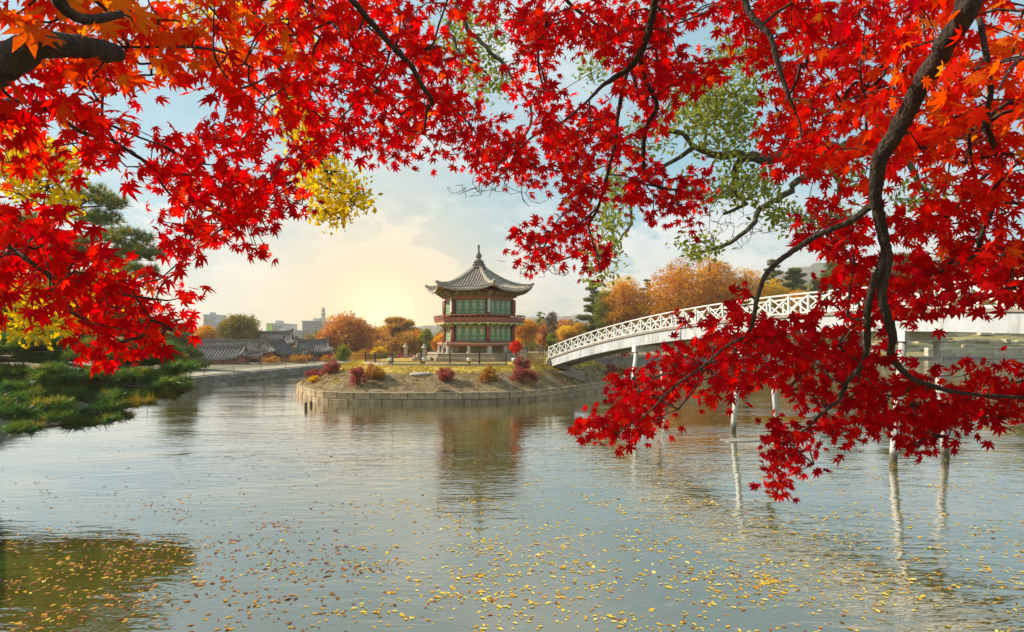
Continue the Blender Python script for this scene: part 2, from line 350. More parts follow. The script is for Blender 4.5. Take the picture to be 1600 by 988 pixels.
T_MAPLE = [tmpl_maple(c, s) for c, s in ((.10, 1), (.28, 2), (.55, 3), (-.08, 4), (.4, 5), (.75, 6))]
T_OVAL = (np.array([(0, -.5, 0), (.22, -.12, .05), (.2, .2, .04), (0, .5, -.05), (-.2, .2, .04), (-.22, -.12, .05), (0, 0, 0)]), np.array([(6, 0, 1), (6, 1, 2), (6, 2, 3), (6, 3, 4), (6, 4, 5), (6, 5, 0)]))
T_DIAM = (np.array([(0, -.5, 0), (.32, 0, .09), (0, .5, 0), (-.32, 0, .09)]), np.array([(0, 1, 2), (0, 2, 3)]))
def tmpl_spray(n, seed, spread=.42, leaf=.34):
    """a little spray of n diamond leaves, for crowns seen from afar"""
    r = np.random.default_rng(seed); v = []; f = []
    for i in range(n):
        c = r.normal(0, spread, 3)*(1, 1, .6); q = Quaternion(r.normal(0, 1, 4)); q.normalize()
        b = len(v)
        for p in T_DIAM[0]: v.append(np.array(q @ Vector(p*leaf))+c)
        f += [(b, b+1, b+2), (b, b+2, b+3)]
    return np.array(v), np.array(f)
T_SPRAY = [tmpl_spray(7, s) for s in range(3)]
def tmpl_tuft(n, seed, w=.035):
    r = np.random.default_rng(seed); v = []; f = []
    for i in range(n):
        a = r.uniform(0, 2*math.pi); el = r.uniform(.0, 1.25); d = np.array((math.cos(a)*math.cos(el), math.sin(a)*math.cos(el), math.sin(el)))*r.uniform(.75, 1.1)
        s = np.cross(d, r.normal(0, 1, 3)); s *= w/np.linalg.norm(s); b = len(v)
        v += [-s, s, d]; f.append((b, b+1, b+2))
    return np.array(v), np.array(f)
T_TUFT = tmpl_tuft(26, 5); T_TUFT_S = tmpl_tuft(10, 6, .10)
T_GRASS = tmpl_tuft(5, 9, .07)
def rand_dir(n, bias=(0, 0, 0), amp=1.0):
    return rng.normal(0, 1, (n, 3))*amp+np.array(bias)+1e-6

def crown_points(lobes, n, shell=.55):
    """points spread through overlapping ellipsoid lobes, thicker towards the outside"""
    vol = np.array([l[1]*l[2]*l[3] for l in lobes])**.67; vol /= vol.sum()
    idx = rng.choice(len(lobes), n, p=vol); d = rng.normal(0, 1, (n, 3)); d /= np.linalg.norm(d, axis=1)[:, None]
    r = rng.uniform(shell**3, 1.12, n)**(1/3)
    c = np.array([l[0] for l in lobes])[idx]; s = np.array([l[1:4] for l in lobes])[idx]
    return c+d*s*r[:, None], d, idx

def broadleaf(name, label, cat, px, ytop, ybase, wpx, d, m, leaf=.5, n=1500, lobes=14, group=None, trunk=.035, flat=1.0, gap=.35, zground=None, bark=None, seed=0, lean=0):
    """deciduous tree with its crown between rows ytop and ybase of the photo, wpx wide, at distance d"""
    r = np.random.default_rng(seed+int(px*7+d))
    x = (px-CX)/F*d; zt = zat(ytop, d); zb = zat(ybase, d); w = wpx/F*d/2; h = zt-zb
    zg = 1.0 if zground is None else zground; zg = min(zg, zb-.05*h)
    t = thing(name, (x, d, zg), label, cat, group)
    L_ = []; c0 = np.array((x, d, zb+h*.5)); limbs = MB()
    tw = max(.08, (zt-zg)*trunk)
    fork = np.array((x+lean*.3, d, zg+(zb-zg)*.75+h*.12))
    mb = MB(); mb.tube(smooth_path([(x, d, zg-.2), (x+r.normal(0, .05)*w, d, (zg+fork[2])/2), fork, (x+r.normal(0, .1)*w, d, zb+h*.55), (x+r.normal(0, .1)*w, d, zb+h*.85)]), np.linspace(tw, tw*.22, 17), 7)
    mb.build('trunk', bark or m_bark2, t, True)
    lobes = int(lobes*1.5); cz = zb+h*.5
    for i in range(lobes):
        u = 1-2*(i+.5)/lobes; a = i*2.39996+r.uniform(-.4, .4); q = math.sqrt(1-u*u); e = r.uniform(.62, .92)
        wid = 1.0 if u < .2 else 1-.25*u
        c = np.array((x+math.cos(a)*q*w*e*.72*wid, d+math.sin(a)*q*w*e*.65*wid, cz+u*h*.40*e*r.uniform(.9, 1.12)))
        s = min(w, h*.6)*r.uniform(.28, .46)
        L_.append((c, s*1.1, s, s*r.uniform(.55, .8)*flat))
        st = fork+(np.array((x, d, zb+h*.8))-fork)*max(0, min(1, (c[2]-zb)/h-.15))
        limbs.tube(smooth_path([st, (st+c)/2+r.normal(0, .06, 3)*w+(0, 0, .04*h), c], 3), np.linspace(tw*.26, tw*.06, 7), 5)
    limbs.build('limbs', bark or m_bark2, t, True)
    n = int(n*1.15); P, D, idx = crown_points(L_, n, gap)
    tone = r.normal(0, .26, lobes)[idx]+.10*D[:, 2]
    hue = .48+tone+rng.normal(0, .16, n)
    leaf_cloud('crown', T_SPRAY[seed % 3], P, D+rand_dir(n, (0, 0, .4), .6), rand_dir(n), leaf*1.45*rng.uniform(.6, 1.3, n), hue, m, t)
    return t

def pine_far(name, label, px, ytop, ybase, wpx, d, m=None, group=None, n=900, pads=10, zground=None, seed=0, bend=.1):
    r = np.random.default_rng(seed+int(px+d)); m = m or m_pine2
    x = (px-CX)/F*d; zt = zat(ytop, d); zb = zat(ybase, d); w = wpx/F*d/2; h = zt-zb; zg = 1.0 if zground is None else zground; zg = min(zg, zb-.1)
    t = thing(name, (x, d, zg), label, 'pine tree', group)
    bx = r.normal(0, bend)*w; tw = max(.12, (zt-zg)*.022)
    path = smooth_path([(x, d, zg-.2), (x+bx, d, zg+(zt-zg)*.35), (x-bx*.5, d, zg+(zt-zg)*.7), (x, d, zt-.03*h)], 6)
    MB().tube(path, np.linspace(tw, tw*.25, len(path)), 7).build('trunk', m_pinebark, t, True)
    L_ = []; lm = MB()
    for i in range(pads):
        hh = (i+.5)/pads; a = i*2.4+r.uniform(-.5, .5)
        rr = w*(1-.75*hh)*r.uniform(.35, .75)
        c = np.array((x+math.cos(a)*rr, d+math.sin(a)*rr*.7, zb+h*(.08+.9*hh)))
        s = w*r.uniform(.38, .58)*(1-.40*hh); L_.append((c, s, s*.9, s*r.uniform(.24, .36)))
        st = path[np.argmin(abs(path[:, 2]-(c[2]-.1*h)))]
        lm.tube([st, (st+c)/2+(0, 0, -.02*h), c], [tw*.3, tw*.2, tw*.06], 5)
    lm.build('limbs', m_pinebark, t, True)
    n = int(n*1.5); P, D, idx = crown_points(L_, n, .3)
    hue = .46+r.normal(0, .12, pads)[idx]+rng.normal(0, .15, n)+D[:, 2]*.12
    leaf_cloud('crown', T_TUFT_S, P, rand_dir(n, (0, 0, 2.2), .6), rand_dir(n), w*.16*rng.uniform(.7, 1.2, n), hue, m, t)
    return t

def bush(name, label, px, pybase, wpx, hpx, z, m, group=None, n=420, leaf=None, d=None, cat='shrub'):
    d = d or dep(pybase, z); x = (px-CX)/F*d; w = wpx/F*d/2; h = hpx/F*d
    t = thing(name, (x, d, z), label, cat, group); st = MB(); L_ = []
    for i in range(15):
        a = i*2.4; rr = w*random.uniform(.15, .95); c = np.array((x+math.cos(a)*rr, d+math.sin(a)*rr, z+h*random.uniform(.25, 1.0)*(1.05-.45*rr/w)))
        st.tube(smooth_path([(x+math.cos(a)*w*.1, d+math.sin(a)*w*.1, z-.08), (x+math.cos(a)*rr*.6, d+math.sin(a)*rr*.6, z+h*.3), c], 2), np.linspace(.018, .006, 5), 4)
        s = w*random.uniform(.16, .34); L_.append((c, s, s, h*random.uniform(.12, .24)))
    st.build('stems', m_wood, t)
    P, D, idx = crown_points(L_, n, .2)
    leaf_cloud('foliage', T_SPRAY[0], P, D+rand_dir(n, (0, 0, .4), .6), rand_dir(n), (leaf or w*.22)*rng.uniform(.6, 1.2, n), .5+rng.normal(0, .22, n), m, t)
    return t

# ================================================================== SETTING
# pond outline (world x, y, bank height), going round
POND = [(-9, 3.0, 2.8), (-4, 2.8, 2.8), (0, 2.9, 2.8), (4, 2.9, 2.8), (8, 3.2, 2.8), (11, 4.2, 2.6), (13, 6.5, 2.4), (15.5, 6.5, 2.4), (18, 3, 2.4), (23, 0, 2.4), (40, -8, 2), (80, 0, 1.5),
        (140, 40, 1.2), (200, 90, 1), (220, 130, 1), (180, 143, .55), (140, 141.5, .5), (120, 140, .5), (100, 138, .5), (70, 131, .6), (40, 122, .8), (10, 116, .9), (-12, 104, .9),
        (-24, 90, .95), (-26, 81, .95), (-28, 68, .95), (-29.5, 56, .95), (-30, 45, 1), (-25.8, 30, 1.1), (-18.5, 20, 1.4), (-14.6, 15, 1.7), (-11.3, 10, 2.3), (-9.8, 6, 2.7)]
PC = np.array((20., 50.))
def ground_z(p, off, hb):
    """height of the ground, off metres back from the pond edge at p"""
    z = hb+.25*min(off, 6)/6
    if p[0] > 55 and p[1] > 110:
        k = min(1, (p[0]-55)/40); st = max(0, min(off, 60)-3)
        z += k*st*.17
    if off > 200: z = min(z, 6)
    return z
def ground_at(x, y):
    v = np.array((x, y))-PC; an = math.atan2(v[1], v[0]); A = np.arctan2(pond_s[:, 1]-PC[1], pond_s[:, 0]-PC[0]); k = int(np.argmin(abs((A-an+math.pi) % (2*math.pi)-math.pi)))
    return ground_z(pond_s[k], max(0, np.linalg.norm(v)-np.linalg.norm(pond_s[k][:2]-PC)), pond_s[k][2])
offs = [0, .8, 2, 3.5, 6, 10, 15, 20, 26, 32, 40, 60, 100, 200, 440]
rings = []
pond_s = smooth_path([*POND, POND[0]], 3)[:-1]
gm = MB(); cols = len(pond_s)
V = []
for o_ in offs:
    for p in pond_s:
        dd = p[:2]-PC; dd = dd/np.linalg.norm(dd); q = p[:2]+dd*o_
        V.append((q[0], q[1], ground_z(p, o_, p[2])+(random.uniform(-.06, .06) if 3 < o_ < 100 else 0)))
fs = [(i*cols+j, i*cols+(j+1) % cols, (i+1)*cols+(j+1) % cols, (i+1)*cols+j) for i in range(len(offs)-1) for j in range(cols)]
gm.add(V, fs)
for k, q in enumerate(fs):
    i, j = divmod(k, cols); p = pond_s[j]
    gm.m[k] = 1 if (p[0] > 30 and p[1] > 100 and i > 2) else 0
ground = gm.build('ground', [m_ground, m_lawn], None, True); tag(ground, 'sandy and grassy ground round the pond', None, None, 'structure')
# bank face below the ground edge
bm_ = MB(); P2 = []
for p in pond_s: P2.append([(p[0], p[1], p[2]-.01), (p[0], p[1], -1.2)])
P2.append(P2[0]); bm_.grid(np.array(P2)); be = bm_.build('embankment', m_stone2); tag(be, 'stone faced edge of the pond', None, None, 'structure')
# pond bed
bedm = MB(); bedm.add([(-400, -300, -1.2), (500, -300, -1.2), (500, 400, -1.2), (-400, 400, -1.2)], [(0, 1, 2, 3)])
bedm.build('pond_bed', m_wood)['kind'] = 'structure'
# sandy path along the left bank
pp = [p for p in pond_s if p[0] < -8 and p[1] > 18]
pm = MB(); G = []
for p in pp:
    dd = (p[:2]-PC)/np.linalg.norm(p[:2]-PC)
    G.append([(p[0]+dd[0]*o_, p[1]+dd[1]*o_, ground_z(p, o_, p[2])+.07) for o_ in (.35, 1.4, 2.6)])
pm.grid(np.array(G)); tag(pm.build('path', m_path), 'pale sandy path along the left bank', None, None, 'structure')

# water
m, n, l = newmat('pond_water'); p = n['Principled BSDF']
p.inputs['Roughness'].default_value = .035; p.inputs['IOR'].default_value = 2.7; p.inputs['Coat Weight'].default_value = 1.0; p.inputs['Coat IOR'].default_value = 1.6; p.inputs['Coat Roughness'].default_value = .03
geo = n.new('ShaderNodeNewGeometry')
z0 = n.new('ShaderNodeTexNoise'); z0.inputs['Scale'].default_value = .09; z0.inputs['Detail'].default_value = 3; l.new(geo.outputs['Position'], z0.inputs['Vector'])
x = n.new('ShaderNodeMix'); x.data_type = 'RGBA'; l.new(z0.outputs[0], x.inputs[0]); x.inputs[6].default_value = (.072, .058, .009, 1); x.inputs[7].default_value = (.105, .084, .016, 1); l.new(x.outputs[2], p.inputs['Base Color'])
def wave(scale, rot, stretch, detail, dist):
    mp = n.new('ShaderNodeMapping'); mp.inputs['Rotation'].default_value = (0, 0, rot); mp.inputs['Scale'].default_value = stretch; l.new(geo.outputs['Position'], mp.inputs[0])
    t = n.new('ShaderNodeTexNoise'); t.inputs['Scale'].default_value = scale; t.inputs['Detail'].default_value = detail; t.inputs['Distortion'].default_value = dist; l.new(mp.outputs[0], t.inputs['Vector']); return t.outputs[0]
def mad(a, k, b=None):
    q = n.new('ShaderNodeMath'); q.operation = 'MULTIPLY_ADD'; l.new(a, q.inputs[0]); q.inputs[1].default_value = k
    if b is None: q.inputs[2].default_value = 0
    else: l.new(b, q.inputs[2])
    return q.outputs[0]
hgt = mad(wave(1.0, R(-12), (.6, 1.9, 1), 3, .8), .048)
hgt = mad(wave(3.6, R(10), (.5, 1.7, 1), 2, .4), .016, hgt)
pat = n.new('ShaderNodeMapRange'); l.new(wave(.11, R(20), (.5, 1.2, 1), 2, .3), pat.inputs[0]); pat.inputs[1].default_value = .42; pat.inputs[2].default_value = .66; pat.inputs[3].default_value = .45; pat.inputs[4].default_value = 1.7
mp_ = n.new('ShaderNodeMath'); mp_.operation = 'MULTIPLY'; l.new(hgt, mp_.inputs[0]); l.new(pat.outputs[0], mp_.inputs[1]); hgt = mp_.outputs[0]
hgt = mad(wave(.22, R(25), (.7, 1.3, 1), 1, .0), .09, hgt)
# ring ripples spreading from one spot on the near water
vd = n.new('ShaderNodeVectorMath'); vd.operation = 'DISTANCE'; l.new(geo.outputs['Position'], vd.inputs[0]); rc = W(920, 905, dep(905, 0)); vd.inputs[1].default_value = (rc[0], rc[1], 0)
sn = n.new('ShaderNodeMath'); sn.operation = 'SINE'; l.new(mad(vd.outputs['Value'], 15.0), sn.inputs[0])
fa = n.new('ShaderNodeMapRange'); l.new(vd.outputs['Value'], fa.inputs[0]); fa.inputs[1].default_value = .1; fa.inputs[2].default_value = 3.6; fa.inputs[3].default_value = 1; fa.inputs[4].default_value = 0
mu = n.new('ShaderNodeMath'); mu.operation = 'MULTIPLY'; l.new(sn.outputs[0], mu.inputs[0]); l.new(fa.outputs[0], mu.inputs[1])
hgt = mad(mu.outputs[0], .008, hgt)
b = n.new('ShaderNodeBump'); b.inputs['Strength'].default_value = .46; b.inputs['Distance'].default_value = 1.0; l.new(hgt, b.inputs['Height']); l.new(b.outputs[0], p.inputs['Normal']); l.new(b.outputs[0], p.inputs['Coat Normal'])
wm = MB()
wv = [(-60, -12, 0), (260, -12, 0), (260, 165, 0), (-60, 165, 0)]
wm.add(wv, [(0, 1, 2, 3)]); tag(wm.build('water', m), 'murky olive pond water with small ripples', None, None, 'structure')

# far hills
def ridge(name, label, pts, d, mat_):
    mb = MB(); rows = []
    for k, (fd, fz) in enumerate(((.80, 0), (.88, .45), (.95, .8), (1.0, 1.0), (1.12, .6))):
        row = []
        for px, py in pts:
            D = d*fd; xw = (px-CX)/F*d; zt = zat(py, d)
            row.append((xw+random.uniform(-4, 4), D, -1+(zt+1)*fz*random.uniform(.93, 1.04) if fz not in (0, 1.0) else (-1 if fz == 0 else zt)))
        rows.append(row)
    mb.grid(rows); o = mb.build(name, mat_, None, True); tag(o, label, None, None, 'structure'); return o
def dense(pts, step=6):
    o = []
    for (a, b), (c, e) in zip(pts[:-1], pts[1:]):
        k = max(1, int(abs(c-a)/step))
        for i in range(k): o.append((a+(c-a)*i/k, b+(e-b)*i/k+random.uniform(-1.2, 1.2)))
    o.append(pts[-1]); return o
ridge('hills', 'blue grey rocky mountain on the skyline', dense([(1000, 505), (1120, 470), (1200, 430), (1228, 424), (1250, 419), (1268, 413), (1285, 410), (1300, 416), (1330, 424), (1380, 415), (1430, 408), (1490, 420), (1560, 440), (1640, 450)]), 500, m_hill)
ridge('hills', 'low hazy hills behind the pavilion', dense([(-120, 524), (200, 520), (420, 522), (560, 520), (620, 514), (660, 510), (690, 509), (730, 514), (780, 505), (820, 496), (845, 494), (860, 500), (880, 494), (905, 491), (930, 496), (980, 508), (1060, 515)]), 520, m_hill)

# ================================================================== ISLAND
ISL = [(-16.3, 47.6), (-14.6, 44.6), (-12.3, 43.0), (-6.7, 42.5), (-.45, 43.3), (2.9, 46.0), (6.2, 50.2), (9.3, 55.2), (11.2, 60), (11, 67), (6, 73.5), (-4, 76.5), (-13, 74), (-18.3, 66), (-19, 57), (-17.8, 50.5)]
IC = np.array((-3.2, 59.0))
def resample(pts, step):
    P = smooth_path([*pts, pts[0]], 6); s = np.r_[0, np.cumsum(np.linalg.norm(np.diff(P, axis=0), axis=1))]
    k = int(s[-1]/step); t = np.linspace(0, s[-1], k, endpoint=False); return np.c_[np.interp(t, s, P[:, 0]), np.interp(t, s, P[:, 1])]
isl = resample(ISL, 1.0); NI = len(isl)
IPROF = [(1.0, .74), (.985, .78), (.94, 1.12), (.88, 1.55), (.81, 1.95), (.75, 2.27), (.70, 2.42), (.60, 2.46), (.36, 2.55), (.0, 2.62)]
def island_z(x, y):
    v = np.array((x, y))-IC; a = math.atan2(v[1], v[0]); A = np.arctan2(isl[:, 1]-IC[1], isl[:, 0]-IC[0]); k = np.argmin(abs((A-a+math.pi) % (2*math.pi)-math.pi))
    f = np.linalg.norm(v)/np.linalg.norm(isl[k]-IC); pr = IPROF[::-1]; return float(np.interp(f, [q[0] for q in pr], [q[1] for q in pr])), f
im = MB(); V = []
for f, z in IPROF[:-1]:
    for q in isl: w_ = IC+(q-IC)*f; V.append((w_[0], w_[1], z+(random.uniform(-.05, .05) if .74 < f < .97 else 0)))
nr = len(IPROF)-1; V.append((IC[0], IC[1], 2.62))
fs = [(i*NI+j, i*NI+(j+1) % NI, (i+1)*NI+(j+1) % NI, (i+1)*NI+j) for i in range(nr-1) for j in range(NI)]+[((nr-1)*NI+j, (nr-1)*NI+(j+1) % NI, len(V)-1) for j in range(NI)]
im.add(V, fs); im.m = [1 if 4 <= k//NI <= 7 else 0 for k in range(len(fs))]
island = im.build('island', [m_slope, m_slopey], None, True); tag(island, 'round island of dry grass with a yellow lawn on top', None, None, 'structure')
# dry grass on the slopes
gp = []; gh = []
while len(gp) < 9000:
    k = random.randrange(NI); f = 1-random.random()**.9*.30; q = IC+(isl[k]-IC)*f+rng.normal(0, .35, 2)
    if q[1] > 62: continue
    z, ff = island_z(*q)
    if ff > .985: continue
    gp.append((q[0], q[1], z-.02)); gh.append((.68 if ff < .79 else .36)+random.gauss(0, .17)+.25*math.sin(q[0]*1.3)*math.sin(q[1]*1.7))
gp = np.array(gp); gn = len(gp)
leaf_cloud('dry_grass', T_GRASS, gp, rand_dir(gn, (0, 0, 4)), rand_dir(gn), rng.uniform(.10, .26, gn), np.array(gh), m_grass)
bpy.data.objects['dry_grass']['label'] = 'dry tan and yellow grass tufts on the island slope'
# stone wall round the island: every block of the near side is a stone of its own
wall = thing('retaining_wall', (IC[0], 44, 0), 'weathered brown stone block wall round the pavilion island', 'stone wall')
blocks = []
for k in range(5):
    mb = MB(); r = np.random.default_rng(k); mb.box((0, 0, 0), (1, 1, 1)); v = np.array(mb.v)+r.uniform(-.018, .018, (8, 3)); mb.v = [tuple(q) for q in v]
    me = mb.mesh('stone_block', [m_stone]); b_ = bmesh.new(); b_.from_mesh(me); bmesh.ops.bevel(b_, geom=b_.edges[:], offset=.035, segments=1, affect='EDGES'); b_.to_mesh(me); b_.free(); blocks.append(me)
core = MB(); core.grid(np.array([[(IC[0]+(q[0]-IC[0])*.988, IC[1]+(q[1]-IC[1])*.988, -1.1), (IC[0]+(q[0]-IC[0])*.988, IC[1]+(q[1]-IC[1])*.988, .70)] for q in [*isl, isl[0]]])); core.build('core', m_stone, wall)
PI_ = smooth_path([*ISL, ISL[0]], 6); sI = np.r_[0, np.cumsum(np.linalg.norm(np.diff(PI_, axis=0), axis=1))]
def along(t): return np.array((np.interp(t % sI[-1], sI, PI_[:, 0]), np.interp(t % sI[-1], sI, PI_[:, 1])))
backm = MB()
for course, (z0_, hh) in enumerate(((-.35, .62), (.28, .50))):
    t = random.uniform(0, .5)
    while t < sI[-1]-.3:
        ln = random.uniform(.7, 1.5) if course else random.uniform(.8, 1.7); ln = min(ln, sI[-1]-t)
        a, b_ = along(t), along(t+ln); c = (a+b_)/2; ang = math.atan2(*(b_-a)[::-1]); dep_ = .55
        inn = (IC-c)/np.linalg.norm(IC-c); c = c+inn*(.24+random.uniform(-.025, .03)-.04*(1-course)); h_ = hh*random.uniform(.93, 1.04) if course else hh
        pos = (c[0], c[1], z0_+hh/2+(h_-hh)/2)
        if c[1] < 61: piece('stone_block', random.choice(blocks), wall, pos, (random.uniform(-.01, .01), random.uniform(-.012, .012), ang+random.uniform(-.012, .012)), (np.linalg.norm(b_-a)-.03, dep_, h_-.025))
        else: backm.box(pos, (ln-.03, dep_, h_-.02), ang)
        t += ln
backm.build('far_side_blocks', m_stone, wall)['kind'] = 'stuff'
# left bank: stone courses
def bank_wall(name, label, pts, courses, zt, mat_, lmin, lmax, depth=.6):
    P = smooth_path(pts, 6); s = np.r_[0, np.cumsum(np.linalg.norm(np.diff(P, axis=0), axis=1))]
    t_ = thing(name, (*P[len(P)//2], 0), label, 'stone wall'); me = blocks[0].copy(); me.materials.clear(); me.materials.append(mat_)
    z = zt
    for h_ in courses:
        t = random.uniform(-1, 0)
        while t < s[-1]:
            ln = random.uniform(lmin, lmax); a = np.array([np.interp(max(t, 0), s, P[:, i]) for i in (0, 1)]); b_ = np.array([np.interp(t+ln, s, P[:, i]) for i in (0, 1)])
            le = np.linalg.norm(b_-a)
            if le > .2:
                c = (a+b_)/2; inn = (PC-c)/np.linalg.norm(PC-c)
                piece('stone_block', me, t_, (c[0]+inn[0]*(.05+random.uniform(0, .08)), c[1]+inn[1]*(.05+random.uniform(0, .08)), z-h_/2), (0, 0, math.atan2(*(b_-a)[::-1])), (le-.04, depth, h_-.03))
            t += ln
        z -= h_
    return t_
bank_wall('retaining_wall', 'grey stone wall of the left bank below the sandy path', [(-27.6, 35), (-30, 45), (-29.5, 56), (-28, 68), (-26, 81), (-24, 90), (-18, 98)], (.42, .42, .42), .98, m_stone2, 1.2, 2.6)
bank_wall('retaining_wall', 'pale block wall at the water under the right hand terraces', [(94, 138.5), (106, 139.6), (120, 140.6), (133, 141.6)], (.62, .62, .62, .62), 2.55, m_terrace, 2.2, 4.2, 1.2)
bank_wall('retaining_wall', 'low grey stone wall of the far bank behind the bridge', [(10, 116), (25, 119), (40, 122), (55, 126.5), (70, 131)], (.5, .5), .98, m_stone2, 1.6, 3.2)
# terrace rows on the right bank
for k, (o_, x0, x1, hh) in enumerate(((7, 84, 140, .8), (14, 84, 140, .7), (22, 84, 140, .8), (30, 84, 140, .7), (40, 84, 140, .7))):
    t_ = thing('stone_terrace', (114, 141+o_, ground_z((120, 140), o_, .5)), ('lowest', 'second', 'middle', 'fourth', 'topmost')[k]+' row of pale terrace stones on the right bank', 'stone row', 'terrace rows on the right bank')
    xx = x0; me = blocks[1].copy(); me.materials.clear(); me.materials.append(m_terrace)
    while xx < x1:
        ln = random.uniform(1.2, 3.4); yy = 138+(xx-100)*.08+o_+random.uniform(-.3, .3)+1.2*math.sin(xx*.13+k)
        if random.random() < .88: piece('stone_block', me, t_, (xx+ln/2, yy, ground_at(xx, yy)+random.uniform(.15, .45)), (0, 0, .08+random.uniform(-.06, .06)), (ln, random.uniform(.9, 1.6), hh*random.uniform(.8, 1.3)))
        xx += ln+random.uniform(0, .4)

#@@PART2
# ================================================================== PAVILION
PX, PY = (748-CX)/F*58, 58.0
pav = thing('pavilion', (PX, PY, 2.55), 'two storey hexagonal red and green pavilion with grey tiled roof on the island', 'pavilion')
TH0 = R(18)
def hexd(k): a = TH0+k*math.pi/3; return np.array((math.sin(a), -math.cos(a)))
def hexp(k, r, z): q = hexd(k)*r; return np.array((PX+q[0], PY+q[1], z))
def hexring(mb, prof, mi=0):
    """closed hexagonal shell swept through (radius, z) pairs"""
    v = [hexp(k, r, z) for r, z in prof for k in range(6)]; m_ = len(prof)
    f = [(i*6+k, i*6+(k+1) % 6, (i+1)*6+(k+1) % 6, (i+1)*6+k) for i in range(m_-1) for k in range(6)]
    mb.add(v, f, mi); return mb
mb = MB(); hexring(mb, [(0, 3.22), (5.05, 3.22), (5.12, 3.16), (5.12, 2.86), (5.3, 2.86), (5.34, 2.80), (5.34, 2.3)]); mb.build('stone_platform', m_platform, pav)
mb = MB(); hexring(mb, [(2.6, 3.2), (2.6, 3.9)]); mb.build('crawl_space', m_stone, pav)
RB, RBAL = 3.35, 4.4
stub = MB().lathe([(.26, 0), (.24, .1), (.19, .15), (.17, .66)], (0, 0, 0), 8).mesh('base_post', [m_granite])
for k in range(6):
    piece('base_post', stub, pav, hexp(k, RB+.05, 3.2)); piece('base_post', stub, pav, (hexp(k, RBAL-.5, 3.2)))
    piece('base_post', stub, pav, (hexp(k, RBAL-.5, 3.2)+hexp(k+1, RBAL-.5, 3.2))/2)
# ground floor verandah, beams
mb = MB(); hexring(mb, [(0, 4.22), (RBAL-.35, 4.22), (RBAL-.32, 4.16), (RBAL-.32, 3.90), (RBAL-.42, 3.84), (0, 3.84)]); mb.build('verandah_floor', m_red, pav)
mb = MB(); hexring(mb, [(RBAL-.30, 4.05), (RBAL-.26, 4.05), (RBAL-.26, 4.11), (RBAL-.30, 4.11)]); mb.build('verandah_trim', m_fringe, pav)
for z0_, z1 in ((4.22, 6.0), (6.62, 8.15)):
    col = MB().lathe([(.19, 0), (.18, z1-z0_)], (0, 0, 0), 12).mesh('column', [m_red], True)
    for k in range(6): piece('column', col, pav, hexp(k, RB, z0_))
def face_frame(k, r):
    a, b_ = hexp(k, r, 0), hexp(k+1, r, 0); c = (a+b_)/2; t = (b_-a)/np.linalg.norm(b_-a); return a, b_, c, t, math.atan2(t[1], t[0])
def lattice_panel(w, h):
    """green door leaf, its frame proud of the board and a cream lattice over it; x along the wall, -y outwards"""
    mb = MB(); mb.box((0, .03, h/2), (w, .04, h), 0, 0)
    for sx in (-1, 1): mb.box((sx*(w/2-.035), -.005, h/2), (.07, .05, h), 0, 0)
    for zz_ in (.035, h*.30, h-.035): mb.box((0, -.007, zz_), (w-.14, .05, .07), 0, 0)
    zc, hh, ww = h*.645, h*.60, w-.17
    for i in (-1, 0, 1): mb.box((i*ww*.28, -.0, zc), (.022, .03, hh), 0, 1)
    for i in range(-3, 4): mb.box((0, -.003, zc+i*hh*.145), (ww, .028, .018), 0, 1)
    L_ = [(0, .17), (.11, .09), (.075, 0), (.11, -.09), (0, -.17), (-.11, -.09), (-.075, 0), (-.11, .09)]
    mb.add([(a*1.15, -.035, zc+b_*1.15) for a, b_ in L_]+[(0, -.045, zc)], [(i, (i+1) % 8, 8) for i in range(8)], 1)
    for s in (-1, 1):
        mb.add([(-.13, -.03, zc+s*hh*.46), (.13, -.03, zc+s*hh*.46), (0, -.034, zc+s*hh*.28)], [(0, 1, 2)], 1)
    mb.box((0, .0, h*.165), (w-.24, .03, h*.13), 0, 2)
    mb.add([(-w*.26, -.03, h*.12), (w*.26, -.03, h*.12), (0, -.03, h*.23)], [(0, 1, 2)], 1)
    return mb.mesh('lattice_panel', [m_green, m_cream, m_dan1])
side = RB; pw = (side-.54)/4
lowp, upp = lattice_panel(pw-.03, 1.45), lattice_panel(pw-.03, 1.28)
for k in range(6):
    a, b_, c, t, ang = face_frame(k, RB-.08)
    if True:
        for me, z in ((lowp, 4.36), (upp, 6.80)):
            for i in range(4): piece('lattice_panel', me, pav, (c[0]+t[0]*(i-1.5)*pw, c[1]+t[1]*(i-1.5)*pw, z), (0, 0, ang))
    mb = MB()
    for z, hh, dd in ((4.29, .13, .20), (5.90, .16, .22), (6.72, .15, .20), (8.15, .15, .22)): mb.bar((a[0], a[1], z), (b_[0], b_[1], z), dd, hh)
    mb.build('wall_beam', m_red, pav)
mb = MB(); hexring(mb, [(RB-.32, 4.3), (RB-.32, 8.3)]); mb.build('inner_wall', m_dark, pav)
# hanging plaques on the upper columns
pl = MB().box((0, 0, .55), (.22, .05, 1.1)).box((0, -.0, 1.12), (.26, .06, .05)).box((0, 0, -.02), (.26, .06, .05)).mesh('plaque', [m_plaque])
for k in (0, 5, 1, 4):
    q = hexp(k, RB+.215, 6.98); piece('plaque', pl, pav, q, (0, 0, TH0+k*math.pi/3))
